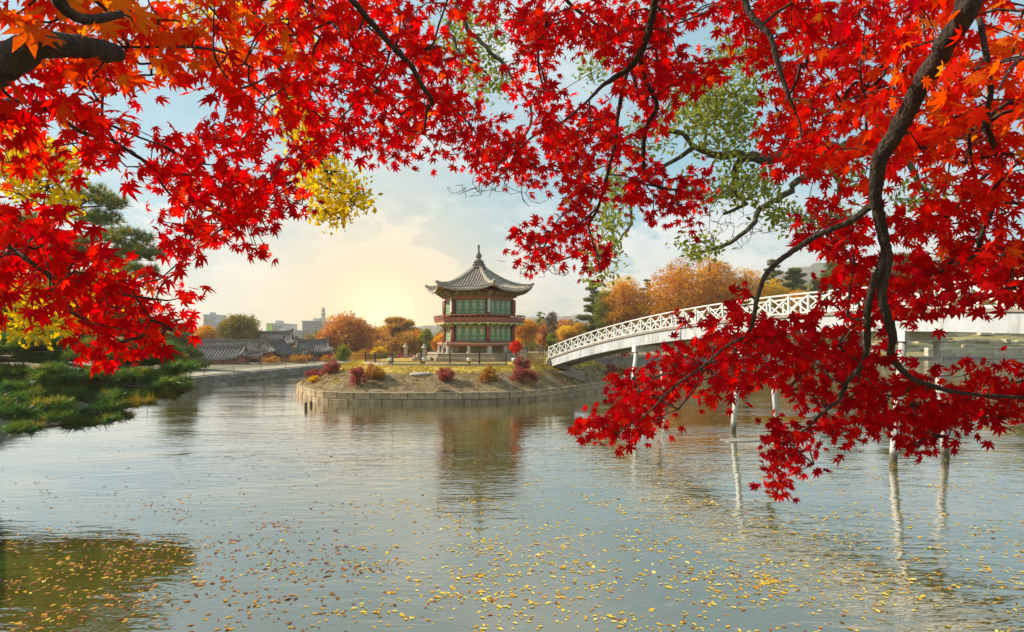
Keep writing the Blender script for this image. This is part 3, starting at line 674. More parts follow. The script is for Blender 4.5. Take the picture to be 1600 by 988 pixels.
# balcony
mb = MB(); hexring(mb, [(RB-.2, 6.18), (RBAL-.06, 6.10), (RBAL, 6.02), (RBAL-.05, 5.92), (RB-.2, 5.98)]); bal = mb.build('balcony', m_red, pav)
mb = MB(); hexring(mb, [(RBAL-.04, 5.90), (RBAL+.015, 5.90), (RBAL+.015, 5.99), (RBAL-.04, 5.99)])
for k in range(6):
    a, b_, c, t, ang = face_frame(k, RBAL)
    for i in range(6):
        q = a+(b_-a)*(i+.5)/6; mb.box((q[0], q[1], 5.87), (.34, .05, .06), ang); mb.box((q[0], q[1], 5.82), (.16, .05, .06), ang)
mb.build('fringe', m_fringe, bal)
br = MB().add([(0, 0, 0), (0, 0, -.42), (0, -.78, -.02), (.09, 0, 0), (.09, 0, -.42), (.09, -.78, -.02)], [(0, 1, 2), (5, 4, 3), (0, 2, 5, 3), (1, 4, 5, 2), (0, 3, 4, 1)]).mesh('bracket', [m_fringe])
for k in range(6):
    a, b_, c, t, ang = face_frame(k, RB)
    for i in range(5): q = a+(b_-a)*i/4; piece('bracket', br, bal, (q[0], q[1], 5.93), (0, 0, ang))
for k in range(6):
    a, b_, c, t, ang = face_frame(k, RBAL-.03); nrm_ = np.array((c[0]-PX, c[1]-PY, 0)); nrm_ /= np.linalg.norm(nrm_)
    lo_, hi_ = 6.12, 6.62; out_ = nrm_*.10
    mb = MB()
    for z, o_ in ((lo_+.03, 0), (lo_+.30, .06)): mb.bar(a+out_*o_*8+(0, 0, z), b_+out_*o_*8+(0, 0, z), .07, .07)
    mb.build('railing_rail', m_red, bal)
    MB().tube([a+out_*1.1+(0, 0, hi_+.04), b_+out_*1.1+(0, 0, hi_+.04)], .045, 8).build('handrail', m_red, bal)
    nb = 9
    for i in range(nb):
        q = a+(b_-a)*(i+.0)/nb; mb = MB(); mb.bar(q+(0, 0, lo_), q+out_*1.1+(0, 0, hi_), .07, .06); mb.build('baluster', m_red, bal)
    pan = MB(); pan.add([a+(0, 0, lo_+.05), b_+(0, 0, lo_+.05), b_+out_*.5+(0, 0, lo_+.28), a+out_*.5+(0, 0, lo_+.28)], [(0, 1, 2, 3)]); pan.build('railing_panel', m_dan2, bal)
# bracket band and eaves
mb = MB(); hexring(mb, [(RB+.02, 8.22), (RB+.05, 8.22), (RB+.08, 8.46), (RB+.02, 8.48)], 0); hexring(mb, [(RB+.02, 8.50), (RB+.20, 8.56), (RB+.24, 8.66), (RB+.02, 8.72)], 1)
hexring(mb, [(RB+.02, 8.74), (RB+.42, 8.82), (RB+.46, 8.92), (RB+.02, 9.0)], 2)
mb.build('bracket_band', [m_dan2, m_dan1, m_red], pav)
bk = MB()
for i, (l_, z, h_) in enumerate(((.30, 0, .12), (.55, .16, .12), (.85, .34, .13))): bk.box((0, -l_/2, z), (.10, l_, h_), 0, i % 2)
bk.box((0, -.28, .10), (.42, .10, .10), 0, 1).box((0, -.5, .27), (.56, .10, .10), 0, 0)
bkm = bk.mesh('eave_bracket', [m_dan1, m_dan2])
for k in range(6):
    a, b_, c, t, ang = face_frame(k, RB+.02)
    for i in range(5):
        q = a+(b_-a)*(i/5); piece('eave_bracket', bkm, pav, (q[0], q[1], 8.42), (0, 0, ang if i else TH0+k*math.pi/3))
REAV, ZAP, ZEM, UP = 5.2, 11.35, 8.97, .5
def roof_pt(k, s, v, lift=0.0):
    """s: position along the eave -1..1 of half the side at that level, v: 0 top .. 1 eave"""
    a = TH0+(k+.5)*math.pi/3; m_ = np.array((math.sin(a), -math.cos(a))); t = np.array((math.cos(a), math.sin(a)))
    flare = 1+.0*abs(s)
    rr = .35+(REAV-.35)*v
    q = m_*rr*math.cos(math.pi/6)*(1-.035*(1-s*s)*v)+t*rr*.5*s*flare
    z = ZAP-(ZAP-ZEM)*(1-(1-v)**1.55)*.999+UP*abs(s)**2.6*v**2.4+lift
    return np.array((PX+q[0], PY+q[1], z))
roof = MB()
for k in range(6):
    roof.grid([[roof_pt(k, s, v) for s in np.linspace(-1, 1, 17)] for v in np.linspace(0, 1, 11)])
roof = roof.build('roof', m_rooftile, pav, True)
for k in range(6):
    rolls = MB(); nro = 21
    for i in range(nro):
        off = (i-(nro-1)/2)/((nro-1)/2)*.97              # lateral place along the eave
        v0 = max(.04, (abs(off)*REAV-.35)/(REAV-.35)+.01)
        if v0 > .97: continue
        pts = []
        for v in np.linspace(v0, 1.005, 9):
            rr = .35+(REAV-.35)*v; s = max(-1, min(1, off*REAV/rr)); pts.append(roof_pt(k, s, v, .02))
        rolls.tube(pts, .068, 6)
    o = rolls.build('tile_rolls', m_roll, roof, True); o['kind'] = 'stuff'
    # round end tiles and the eave board
    ev = MB(); E = [roof_pt(k, s, 1.0) for s in np.linspace(-1, 1, 17)]
    ev.grid([[e+(0, 0, .0) for e in E], [e+(0, 0, -.16) for e in E]]); ev.build('eave_edge', m_ridge, roof)
    so = MB(); so.grid([[roof_pt(k, s, v, -.17) for s in np.linspace(-1, 1, 13)] for v in (1.0, .86, .72, .55)]); so.build('soffit', m_soffit, roof, True)
    rf = MB()
    for i in range(21):
        s = -1+2*(i+.5)/21; a_ = roof_pt(k, s, .985, -.20); b_ = roof_pt(k, s*.9, .60, -.24); rf.tube([a_, b_], .045, 5, i % 2 and 0)
    rf = rf.build('rafters', m_soffit, roof); rf['kind'] = 'stuff'
for k in range(6):
    pts = [roof_pt(k, -1, v, .08) for v in np.linspace(.02, 1.0, 12)]; mb = MB()
    for (p_, q_) in zip(pts[:-1], pts[1:]): mb.bar(p_, q_, .20, .24)
    mb.bar(pts[-1], pts[-1]+(pts[-1]-pts[-2])*.25+(0, 0, .14), .22, .22); mb.build('hip_ridge', m_ridge, roof)
    mb = MB(); mb.bar(roof_pt(k, -1, .98, -.22), roof_pt(k, -1, .5, -.34), .20, .26); mb.build('hip_rafter', m_dan2, roof)
mb = MB()
for r_, z, h_ in ((.78, 11.22, .16), (.62, 11.38, .14), (.68, 11.50, .10), (.52, 11.62, .14), (.58, 11.76, .08)): hexring(mb, [(0, z+h_), (r_*.93, z+h_), (r_, z+h_*.6), (r_, z+h_*.3), (r_*.9, z), (0, z)])
fin_ = mb.build('finial', m_rooftile, roof)
MB().lathe([(.40, 11.83), (.44, 11.95), (.30, 12.05), (.16, 12.12), (.22, 12.20), (.30, 12.36), (.27, 12.52), (.15, 12.68), (.10, 12.85), (.085, 13.15), (.12, 13.30), (.15, 13.40), (.10, 13.44)], (PX, PY, 0), 14).build('finial_jar', m_rooftile, fin_, True)
# stone steps up to the platform
mb = MB()
for i in range(3): q = hexp(5, 0, 0); mb.box((PX-5.1-.25*i, PY-2.2, 3.05-.2*i), (.9, 1.7, .2), R(12))
mb.build('steps', m_granite, pav)

# ================================================================== FOOTBRIDGE
BD = np.array((.3545, -.9351)); BN = np.array((.9351, .3545)); B0 = np.array((3.05, 52.0)); BW = 1.9
def bz(s): return 5.60-2.76*((s-29.0)/29.0)**2          # deck height along the bridge
def bp(s, off, z=0): q = B0+BD*s+BN*off; return np.array((q[0], q[1], bz(s)+z))
bridge = thing('footbridge', (*B0, 2.3), 'long white arched footbridge with crossed railings on slim posts', 'bridge')
S1 = 56.0; ss = np.linspace(0, S1, 53)
mb = MB(); mb.grid([[bp(s, -.08, 0), bp(s, BW+.08, 0)] for s in ss]); mb.grid([[bp(s, BW+.08, -.12), bp(s, -.08, -.12)] for s in ss]); mb.grid([[bp(s, -.08, -.12), bp(s, -.08, 0)] for s in ss]); mb.grid([[bp(s, BW+.08, 0), bp(s, BW+.08, -.12)] for s in ss]); mb.build('deck', m_deckedge, bridge)
for o_ in (.0, BW-.22):
    mb = MB(); hh = lambda s: .62+.10*math.cos(s*.2)
    A = [bp(s, o_, -.122) for s in ss]; B_ = [bp(s, o_, -.70) for s in ss]; C_ = [bp(s, o_+.22, -.70) for s in ss]; D_ = [bp(s, o_+.22, -.122) for s in ss]
    mb.grid([A, B_, C_, D_, A]); mb.grid([[b+BN_*-.05 for b, BN_ in zip(B_, [np.array((*BN, 0))]*len(B_))], [b+np.array((*BN, 0))*-.05+(0, 0, -.09) for b in B_], [c+np.array((*BN, 0))*.05+(0, 0, -.09) for c in C_], [c+np.array((*BN, 0))*.05 for c in C_]]); mb.build('girder', m_girder, bridge)
mb = MB(); mb.grid([[bp(s, .24, -.60), bp(s, BW-.24, -.60)] for s in ss]); mb.build('underside', m_girder, bridge)
SP = 1.09; NPAN = int((S1-1.5)/SP)
postm = MB().box((0, 0, .44), (.085, .085, .88)).mesh('railing_post', [m_white])
xm = MB(); xm.bar((.04, .0, .10), (SP-.04, .0, .80), .04, .06).bar((.04, .012, .80), (SP-.04, .012, .10), .04, .06); xm = xm.mesh('cross_brace', [m_white])
ang = math.atan2(BD[1], BD[0])
for o_, back in ((.02, 0), (BW-.02, 1)):
    sr = np.linspace(.2, .2+NPAN*SP, NPAN+1)
    for nm, z, wd, h_ in (('handrail', .90, .11, .07), ('bottom_rail', .07, .06, .06)):
        mb = MB()
        for a, b_ in zip(sr[:-1], sr[1:]): mb.bar(bp(a, o_, z), bp(b_, o_, z), wd, h_)
        mb.build(nm, m_white, bridge)
    for i in range(NPAN+1):
        s = sr[i]; piece('railing_post', postm, bridge, bp(s, o_), (0, 0, ang))
        if i < NPAN:
            sl = math.atan2(bz(s+SP)-bz(s), SP); piece('cross_brace', xm, bridge, bp(s, o_), (0, -sl, ang))
for s in (13.75, 23.3, 31.7, 40.2):
    mb = MB(); a, b_ = bp(s, -.14, -.96), bp(s, BW+.14, -.96); mb.bar(a, b_, .42, .40); pier = mb.build('pier', m_white, bridge)
    for o_, e in ((.06, -.62), (BW-.06, .62)):
        t = bp(s, o_, -1.14); q = B0+BD*s+BN*(o_+e); f = np.array((q[0], q[1], -.9)); MB().tube([t, t+(f-t)*.5, f], [.125, .13, .14], 14).build('leg', m_leg, pier, True)
    q = B0+BD*s+BN*(BW/2); MB().box((q[0], q[1], -.18), (.85, 3.6, .28), ang).build('footing', m_stone2, pier)
# abutment on the island
mb = MB(); q = bp(.2, BW/2, 0); mb.box((q[0], q[1], 2.05), (1.0, BW+.5, 1.35), ang); mb.box((q[0]-.1, q[1]-.6, 1.35), (3.0, 3.4, .9), ang); mb.build('abutment', m_granite, bridge)
# yellow slatted wooden barrier at the bridge foot
q0 = W(822, 560, 51.2); q1 = W(852, 560, 51.6); zb = 2.42
fen = thing('slat_barrier', ((q0[0]+q1[0])/2, 51.4, zb), 'yellow wooden slat barrier at the island end of the footbridge', 'barrier')
sl = MB().box((0, 0, .42), (.085, .03, .84)).mesh('slat', [m_bamboo])
for i in range(15): k = i/14; piece('slat', sl, fen, (q0[0]+(q1[0]-q0[0])*k, 51.2+.4*k, zb+.02), (0, 0, .1))
MB().bar((q0[0], 51.24, zb+.88), (q1[0], 51.64, zb+.88), .10, .07).bar((q0[0], 51.24, zb+.15), (q1[0], 51.64, zb+.15), .05, .07).build('rail', m_bamboo, fen)
q = W(818, 560, 50.9); MB().box((0, 0, .55), (.42, .42, 1.1)).box((0, 0, 1.13), (.5, .5, .08)).box((0, 0, 1.2), (.3, .3, .08))
gp_ = thing('gate_post', (q[0], 50.9, 2.35), 'short square stone post beside the yellow barrier', 'post'); MB().box((q[0], 50.9, 2.85), (.42, .42, 1.1)).build('shaft', m_granite, gp_, False, .02); MB().box((q[0], 50.9, 3.44), (.52, .52, .08)).box((q[0], 50.9, 3.53), (.34, .34, .10)).build('cap', m_granite, gp_)

# iron fence and kerb on the island's front
fpts = []
A_ = np.arctan2(isl[:, 1]-IC[1], isl[:, 0]-IC[0])
for px in np.linspace(571, 812, 60):
    dxn = (px-CX)/F; best = None
    for d_ in np.linspace(44, 56, 121):
        z, f = island_z(dxn*d_, d_)
        if f < .69: best = d_; break
    fpts.append((dxn*best, best))
fpts = smooth_path(np.array(fpts)[::6], 4)
fence = thing('iron_fence', (fpts[len(fpts)//2][0], fpts[len(fpts)//2][1], 2.42), 'low dark iron fence along the front of the island lawn', 'fence')
sf = np.r_[0, np.cumsum(np.linalg.norm(np.diff(fpts, axis=0), axis=1))]
def fp(t): return np.array((np.interp(t, sf, fpts[:, 0]), np.interp(t, sf, fpts[:, 1])))
kb = MB(); bars = MB()
tt = np.linspace(0, sf[-1], 40)
for a, b_ in zip(tt[:-1], tt[1:]):
    p_, q_ = fp(a), fp(b_); kb.bar((*p_, 2.49), (*q_, 2.49), .30, .20)
    for z in (2.72, 3.30): bars.bar((*p_, z), (*q_, z), .035, .05)
kerb = kb.build('kerb', m_granite); tag(kerb, 'pale stone kerb under the iron fence', None, None, 'structure')
for t in np.arange(.1, sf[-1], .145): p_ = fp(t); bars.box((*p_, 2.97), (.024, .024, .72))
o = bars.build('railing_bars', m_iron, fence); o['kind'] = 'stuff'
pm_ = MB().box((0, 0, .45), (.11, .11, .90)).box((0, 0, .92), (.15, .15, .05)).mesh('fence_post', [m_iron])
for t in np.linspace(0.05, sf[-1]-.05, 7): p_ = fp(t); piece('fence_post', pm_, fence, (*p_, 2.5))

# small things on the island
q = W(658, 586, dep(586, 1.98)); MBs = MB().lathe([(.0, 0), (.55, 0), (.72, .14), (.70, .26), (.45, .34), (0, .35)], (0, 0, 0), 11)
me = MBs.mesh('flat_rock', [m_granite], True); o = bpy.data.objects.new('flat_rock', me); COL.objects.link(o); o.location = (q[0], q[1], 1.88); o.scale = (1.15, .7, .8); tag(o, 'flat pale rock lying on the island slope', 'rock')
for k, (px, lab) in enumerate(((610, 'floodlight on the lawn left behind the fence'), (662, 'floodlight by the second fence post'), (733, 'floodlight near the middle of the fence'), (803, 'floodlight at the fence end under the red maple'))):
    d_ = 49.6+.4*(k == 3); x_ = (px-CX)/F*d_; z_ = island_z(x_, d_)[0]
    t_ = thing('floodlight', (x_, d_, z_), 'small white '+lab, 'floodlight', 'floodlights on the island lawn')
    MB().box((x_, d_, z_+.08), (.22, .22, .16)).build('base', m_iron, t_); MB().lathe([(.0, 0), (.16, .02), (.20, .22), (.17, .34), (0, .36)], (x_, d_, z_+.16), 10).build('lamp_head', m_lamp, t_, True)
def lantern(px, py, d_, lab, s=1.0):
    x_ = (px-CX)/F*d_; z_ = zat(py, d_); t_ = thing('stone_post', (x_, d_, z_), lab, 'post')
    MB().box((x_, d_, z_+.5*s), (.30*s, .30*s, 1.0*s), 0, 0, None, .85).build('shaft', m_granite, t_); MB().lathe([(.20*s, 0), (.26*s, .06*s), (.24*s, .14*s), (.10*s, .24*s), (.13*s, .34*s), (0, .4*s)], (x_, d_, z_+1.0*s), 8).build('cap', m_granite, t_, True)
lantern(663, 563, 52.5, 'stone post behind the fence left of the pavilion'); lantern(634, 560, 57, 'farther stone post left of the pavilion behind the fence')
# information board left of the pavilion
q = W(699, 553, 55.5); sb = thing('notice_board', (q[0], 55.5, 2.5), 'wooden notice board on two posts at the pavilion\'s left side', 'notice board')
MB().box((q[0], 55.5, 3.95), (.95, .06, .62)).build('board', m_redwall, sb); MB().box((q[0], 55.46, 3.95), (.82, .02, .48)).build('panel', m_plaque, sb)
for s in (-1, 1): MB().box((q[0]+s*.36, 55.53, 3.2), (.07, .05, 1.6)).build('post', m_wood, sb)
# mooring posts standing in the water off the island's left end
for px, py, h_, lab in ((478, 639, .42, 'taller dark wooden post in the water off the island'), (486, 634, .30, 'shorter dark wooden post in the water off the island')):
    d_ = dep(py, 0); x_ = (px-CX)/F*d_; o = MB().lathe([(.10, -.8), (.10, h_-.05), (.07, h_)], (x_, d_, 0), 9).build('mooring_post', m_wood); tag(o, lab, 'post', 'posts in the water')
# low timber frames floating by the left bank
for px, py, wd, lab in ((402, 540, 4.4, 'larger grey timber frame floating by the left bank'), (325, 602, 3.0, 'smaller grey timber frame floating near the pine')):
    d_ = dep(py, 0); x_ = (px-CX)/F*d_; t_ = thing('timber_raft', (x_, d_, 0), lab, 'raft', 'floating timber frames')
    for a, b_ in (((-wd/2, -.9), (wd/2, -.55)), ((wd/2, -.55), (wd/2-.2, .9)), ((wd/2-.2, .9), (-wd/2+.4, .7)), ((-wd/2+.4, .7), (-wd/2, -.9))):
        MB().bar((x_+a[0], d_+a[1], .07), (x_+b_[0], d_+b_[1], .07), .34, .22).build('plank', m_lightwood, t_)
# rope posts on the left bank edge
rp = thing('rope_fence', (-27.5, 68, 1), 'row of thin dark rope posts on the edge of the left bank', 'fence')
pst = MB().lathe([(.035, 0), (.03, .62), (.045, .66), (.0, .70)], (0, 0, 0), 7).mesh('post', [m_wood]); PB = smooth_path([(-29.4, 50), (-29.0, 56), (-27.5, 68), (-25.5, 81), (-23.5, 89)], 5); prev = None
for i, p_ in enumerate(PB[::2]):
    q = np.array((p_[0]-.5, p_[1], 1.05)); piece('post', pst, rp, q)
    if prev is not None:
        mid = (prev+q)/2+(0, 0, .50); MB().tube(smooth_path([prev+(0, 0, .6), mid, q+(0, 0, .6)], 3), .012, 4).build('rope', m_wood, rp)
    prev = q
# stepping slabs / leaf litter drifts on the water under the bridge
for px, py, wd, lab in ((945, 668, 2.0, 'pale flat slab in the water below the first bridge pier'), (1190, 684, 3.6, 'dark flat slab in the water below the second bridge pier')):
    d_ = dep(py, .1); x_ = (px-CX)/F*d_; o = MB().box((x_, d_, -.06), (wd, .8, .20), .15).build('water_slab', m_granite if px < 1000 else m_stone2, None, False, .03); tag(o, lab, 'slab')

# ================================================================== PALACE BUILDINGS ON THE LEFT BANK
def palace(name, label, cx, cy, rot, L_, Wd, zg, ze, zr, over=.7, bays=5, hip=True, group='palace buildings on the left bank', gable_mat=None):
    """tiled timber hall: ridge along its own x axis; hip-and-gable when hip is set"""
    t_ = thing(name, (cx, cy, zg), label, 'building', group); ca, sa = math.cos(rot), math.sin(rot)
    def loc(x, y, z): return (cx+x*ca-y*sa, cy+x*sa+y*ca, z)
    MB().box((cx, cy, zg+.12), (L_+.6, Wd+.6, .5), rot).build('stone_base', m_granite, t_)
    colm = MB().box((0, 0, (ze-zg)/2+.1), (.22, .22, ze-zg+.2)).mesh('column', [m_red])
    for sy in (-1, 1):
        for i in range(bays+1): piece('column', colm, t_, loc(-L_/2+L_*i/bays, sy*Wd/2, zg+.2), (0, 0, rot))
        for i in range(bays):
            xa = -L_/2+L_*(i+.5)/bays; w_ = L_/bays-.24
            mb = MB(); mb.box(loc(xa, sy*(Wd/2-.05), zg+.38+(ze-zg)*.21), (w_, .10, (ze-zg)*.42), rot, 0); mb.box(loc(xa, sy*(Wd/2-.09), zg+.38+(ze-zg)*.66), (w_, .08, (ze-zg)*.46), rot, 1 if i % 3 else 2)
            mb.build('wall_bay', [m_redwall, m_green, m_dark], t_)
    for sx in (-1, 1): MB().box(loc(sx*(L_/2-.05), 0, (zg+ze)/2+.2), (.1, Wd-.25, ze-zg), rot).build('end_wall', m_redwall, t_)
    MB().box(loc(0, -Wd/2, ze), (L_+.3, .22, .22), rot).box(loc(0, Wd/2, ze), (L_+.3, .22, .22), rot).build('eave_beam', m_red, t_)
    hl = L_/2+over; hw = Wd/2+over
    def surf(u, v, sy):
        z = zr-(zr-ze)*(1-(1-v)**1.5)+.35*abs(u)**5*v**2
        if hip:
            k = min(1, v/.55); ll = hl-over*1.3*(1-max(0, (v-.5)/.5)); x_ = u*(ll if v > .5 else hl-over*1.3)
        else: x_ = u*hl
        return loc(x_, sy*v*hw, z)
    rf = MB()
    for sy in (-1, 1):
        rf.grid([[surf(u, v, sy) for u in np.linspace(-1, 1, 13)] for v in np.linspace(0, 1, 8)])
        E = [surf(u, 1, sy) for u in np.linspace(-1, 1, 13)]; rf.grid([E, [(e[0], e[1], e[2]-.18) for e in E]])
    if hip:
        for sx in (-1, 1):
            lo_ = [surf(sx, 1, s) for s in (-1, 1)]; up_ = [surf(sx, .5, s) for s in (-1, 1)]
            rf.grid([[np.array(up_[0])*(1-t)+np.array(up_[1])*t+np.array((0, 0, -.05*math.sin(math.pi*t))) for t in np.linspace(0, 1, 7)], [np.array(lo_[0])*(1-t)+np.array(lo_[1])*t+np.array((0, 0, -.25*math.sin(math.pi*t))) for t in np.linspace(0, 1, 7)]])
    rf = rf.build('roof', m_tile2, t_, True)
    rl = MB(); nro = int(hl*2/.42)
    for sy in (-1, 1):
        for i in range(nro):
            u = -1+2*(i+.5)/nro; rl.tube([np.array(surf(u, v, sy))+(0, 0, .04) for v in np.linspace(0.02, 1, 6)], .085, 5)
    if hip:
        for sx in (-1, 1):
            for i in range(int(hw*2/.42)):
                k = (i+.5)/int(hw*2/.42); a = np.array(surf(sx, .5, -1))*(1-k)+np.array(surf(sx, .5, 1))*k; b_ = np.array(surf(sx, 1, -1))*(1-k)+np.array(surf(sx, 1, 1))*k+np.array((0, 0, -.2*math.sin(math.pi*k))); rl.tube([a+(0, 0, .05), b_+(0, 0, .05)], .08, 5)
    rl.build('tile_rolls', m_tile2, rf, True)['kind'] = 'stuff'
    mb = MB(); e = 1.0
    a, b_ = np.array(surf(-1, 0, 1)), np.array(surf(1, 0, 1)); P_ = [a+(b_-a)*k+np.array((0, 0, .12+.22*abs(2*k-1)**3)) for k in np.linspace(0, 1, 9)]
    for p_, q_ in zip(P_[:-1], P_[1:]): mb.bar(p_, q_, .30, .42)
    for p_ in (P_[0], P_[-1]): mb.box(p_+np.array((0, 0, .2)), (.4, .4, .5), rot)
    mb.build('ridge', m_rooftile, rf)
    for sx in (-1, 1):
        for sy in (-1, 1):
            mb = MB(); vv = np.linspace(0, .55 if hip else 1, 6); P_ = [np.array(surf(sx*.985, v, sy))+(0, 0, .1) for v in vv]
            if hip: P_ += [np.array(surf(sx, v, sy))+(0, 0, .1) for v in (.7, .85, 1)]
            for p_, q_ in zip(P_[:-1], P_[1:]): mb.bar(p_, q_, .24, .26)
            mb.build('verge', m_rooftile, rf)
        g = MB(); xg = (hl-over*1.3)*.93 if hip else L_/2; top = zr-.15; vv = .5 if hip else .95
        bz_ = surf(0, vv, 1)[2]; g.add([loc(sx*xg, -vv*hw*.9, bz_), loc(sx*xg, vv*hw*.9, bz_), loc(sx*xg, 0, top)], [(0, 1, 2)]); g.build('gable', gable_mat or m_redwall, t_)
    return t_
palace('palace_hall', 'long palace hall with grey tiled roof behind the left bank', -41.5, 92, R(3), 11.5, 4.6, .9, 2.35, 4.15, bays=7, hip=False)
palace('palace_hall', 'nearer tiled wing with red wall bays close to the bank pine', -40.2, 80, R(2), 9.0, 3.6, .9, 1.95, 3.35, bays=6, hip=False)
palace('palace_hall', 'gatehouse with its triangular gable turned towards the pond', -34.6, 88.5, R(78), 5.2, 3.6, .9, 2.45, 4.25, bays=3, gable_mat=m_granite)
palace('palace_hall', 'right hand tiled hall with small gable beside the rust red tree', -31.8, 97, R(20), 5.2, 3.6, .9, 2.55, 4.2, bays=3, gable_mat=m_granite)
palace('palace_hall', 'taller purple grey roof showing behind the long hall', -46, 116, R(10), 8.5, 4.5, 1.0, 3.6, 5.7, bays=4)
palace('palace_hall', 'low link roof between the gatehouse and the right hall', -32.6, 93.5, R(4), 3.2, 1.8, .9, 2.3, 2.8, over=.4, bays=2, hip=False)
# little roofed kiosk near the bank
q = W(397, 574, 79); ks = thing('kiosk', (q[0], 79, .95), 'small dark roofed gate between the hall and the gatehouse', 'gate')
for s in (-1, 1): MB().box((q[0]+s*.75, 79, 1.5), (.22, .22, 1.5)).build('post', m_red, ks)
MB().box((q[0], 79, 1.7), (1.4, .08, .5)).build('lintel', m_dark, ks)
kr = MB()
for sy in (-1, 1): kr.grid([[(q[0]+u*1.25, 79+sy*v*.8, 2.75-.5*(1-(1-v)**1.5)+.15*abs(u)**4) for u in np.linspace(-1, 1, 9)] for v in np.linspace(0, 1, 5)])
kr = kr.build('roof', m_tile2, ks, True)
kk = MB()
for i in range(8):
    for sy in (-1, 1): u = -1+2*(i+.5)/8; kk.tube([(q[0]+u*1.25, 79+sy*v*.8, 2.79-.5*(1-(1-v)**1.5)+.15*abs(u)**4) for v in np.linspace(0, 1, 4)], .06, 5)
kk.build('tile_rolls', m_tile2, kr)['kind'] = 'stuff'; MB().bar((q[0]-1.1, 79, 2.85), (q[0]+1.1, 79, 2.85), .22, .24).build('ridge', m_rooftile, kr)
# low earth-coloured wall along the path under the long hall
o = MB().bar(tuple(W(352, 570, 84)), tuple(W(395, 569, 85)), .4, .75).build('garden_wall', m_granite); tag(o, 'low pale garden wall in front of the long hall', 'wall')

# ================================================================== CITY
def block(name, label, x0, x1, yt, d, depth, mats, style, floors=10, cols=8, zb=0):
    xa, xb = (x0-CX)/F*d, (x1-CX)/F*d; zt = zat(yt, d); t_ = thing(name, ((xa+xb)/2, d+depth/2, zb), label, 'building', 'office blocks on the skyline')
    MB().box(((xa+xb)/2, d+depth/2, (zt+zb)/2), (xb-xa, depth, zt-zb)).build('walls', mats[0], t_)
    w, h = xb-xa, zt-zb; wm_ = MB().box((0, 0, .5), (1, .5, 1)).mesh('window', [mats[1]])
    if style == 'bands':
        for i in range(floors): piece('window', wm_, t_, ((xa+xb)/2, d-.05, zb+h*(i+.25)/floors), (0, 0, 0), (w*.94, 1, h/floors*.5)); piece('window', wm_, t_, (xb-.1, d+depth/2, zb+h*(i+.25)/floors), (0, 0, R(90)), (depth*.9, 1, h/floors*.5))
    else:
        for i in range(cols): piece('window', wm_, t_, (xa+w*(i+.5)/cols, d-.05, zb+h*.06), (0, 0, 0), (w/cols*.5, 1, h*.86))
    MB().box(((xa+xb)/2, d+depth/2, zt+.4), (w+.8, depth+.8, .8)).box(((xa+xb)/2-w*.2, d+depth*.5, zt+1.8), (w*.25, depth*.3, 2.2)).build('parapet', mats[0], t_)
    return t_
block('office_block', 'grey office block with vertical window strips below the green sign', 421, 456, 519, 400, 30, (m_concrete, m_winband), 'fins', cols=9)
t_ = block('office_block', 'upper grey block carrying a bright green sign on its corner', 417, 440, 507, 412, 30, (m_concrete, m_winband), 'fins', cols=4)
q = W(417, 507, 411); MB().box((q[0]+1.9, 410.5, q[2]-2.4), (3.9, .6, 4.4)).build('sign_panel', m_sign, t_)
block('office_block', 'small low block between the two larger office blocks', 455, 474, 522, 430, 20, (m_concrete, m_winband), 'bands', 6)
block('office_block', 'broad pale office block with horizontal window bands', 472, 512, 503, 420, 40, (m_concrete, m_winband), 'bands', 11)
block('office_block', 'tall blue glass tower at the left edge of the skyline', 318, 336, 493, 500, 20, (m_glassblue, m_winband), 'fins', cols=5)
block('office_block', 'lower blue glass block beside the tall glass tower', 336, 345, 506, 505, 20, (m_glassblue, m_winband), 'bands', 8)
q = W(505, 481, 540); tw = thing('radio_tower', (q[0], 540, 0), 'red and white lattice radio tower above the rust red tree', 'tower'); mb = MB(); zt = q[2]
for a in range(4): ca, sa = math.cos(a*math.pi/2+.7), math.sin(a*math.pi/2+.7); mb.bar((q[0]+ca*3.4, 540+sa*3.4, 0), (q[0]+ca*1.0, 540+sa*1.0, zt-4), .9, .9)
for i in range(9):
    z = zt*(.1+.1*i); r_ = 3.4-2.4*z/zt
    for a in range(4): a0, a1 = a*math.pi/2+.7, (a+1)*math.pi/2+.7; mb.bar((q[0]+math.cos(a0)*r_, 540+math.sin(a0)*r_, z), (q[0]+math.cos(a1)*r_*.9, 540+math.sin(a1)*r_*.9, z+zt*.1), .6, .6)
mb.build('lattice', m_tower, tw)
for z, r_ in ((zt-10, 2.6), (zt-6, 2.1), (zt-3, 1.6)): MB().lathe([(r_*.6, 0), (r_, .5), (r_, 1.4), (r_*.6, 1.8)], (q[0], 540, z), 10).build('antenna_ring', m_tower, tw)
MB().tube([(q[0], 540, zt-5), (q[0], 540, zt+1)], [.7, .3], 6).build('mast', m_tower, tw)

#@@PART3
# ================================================================== TREES ROUND THE POND
BT = 'trees on the far bank'
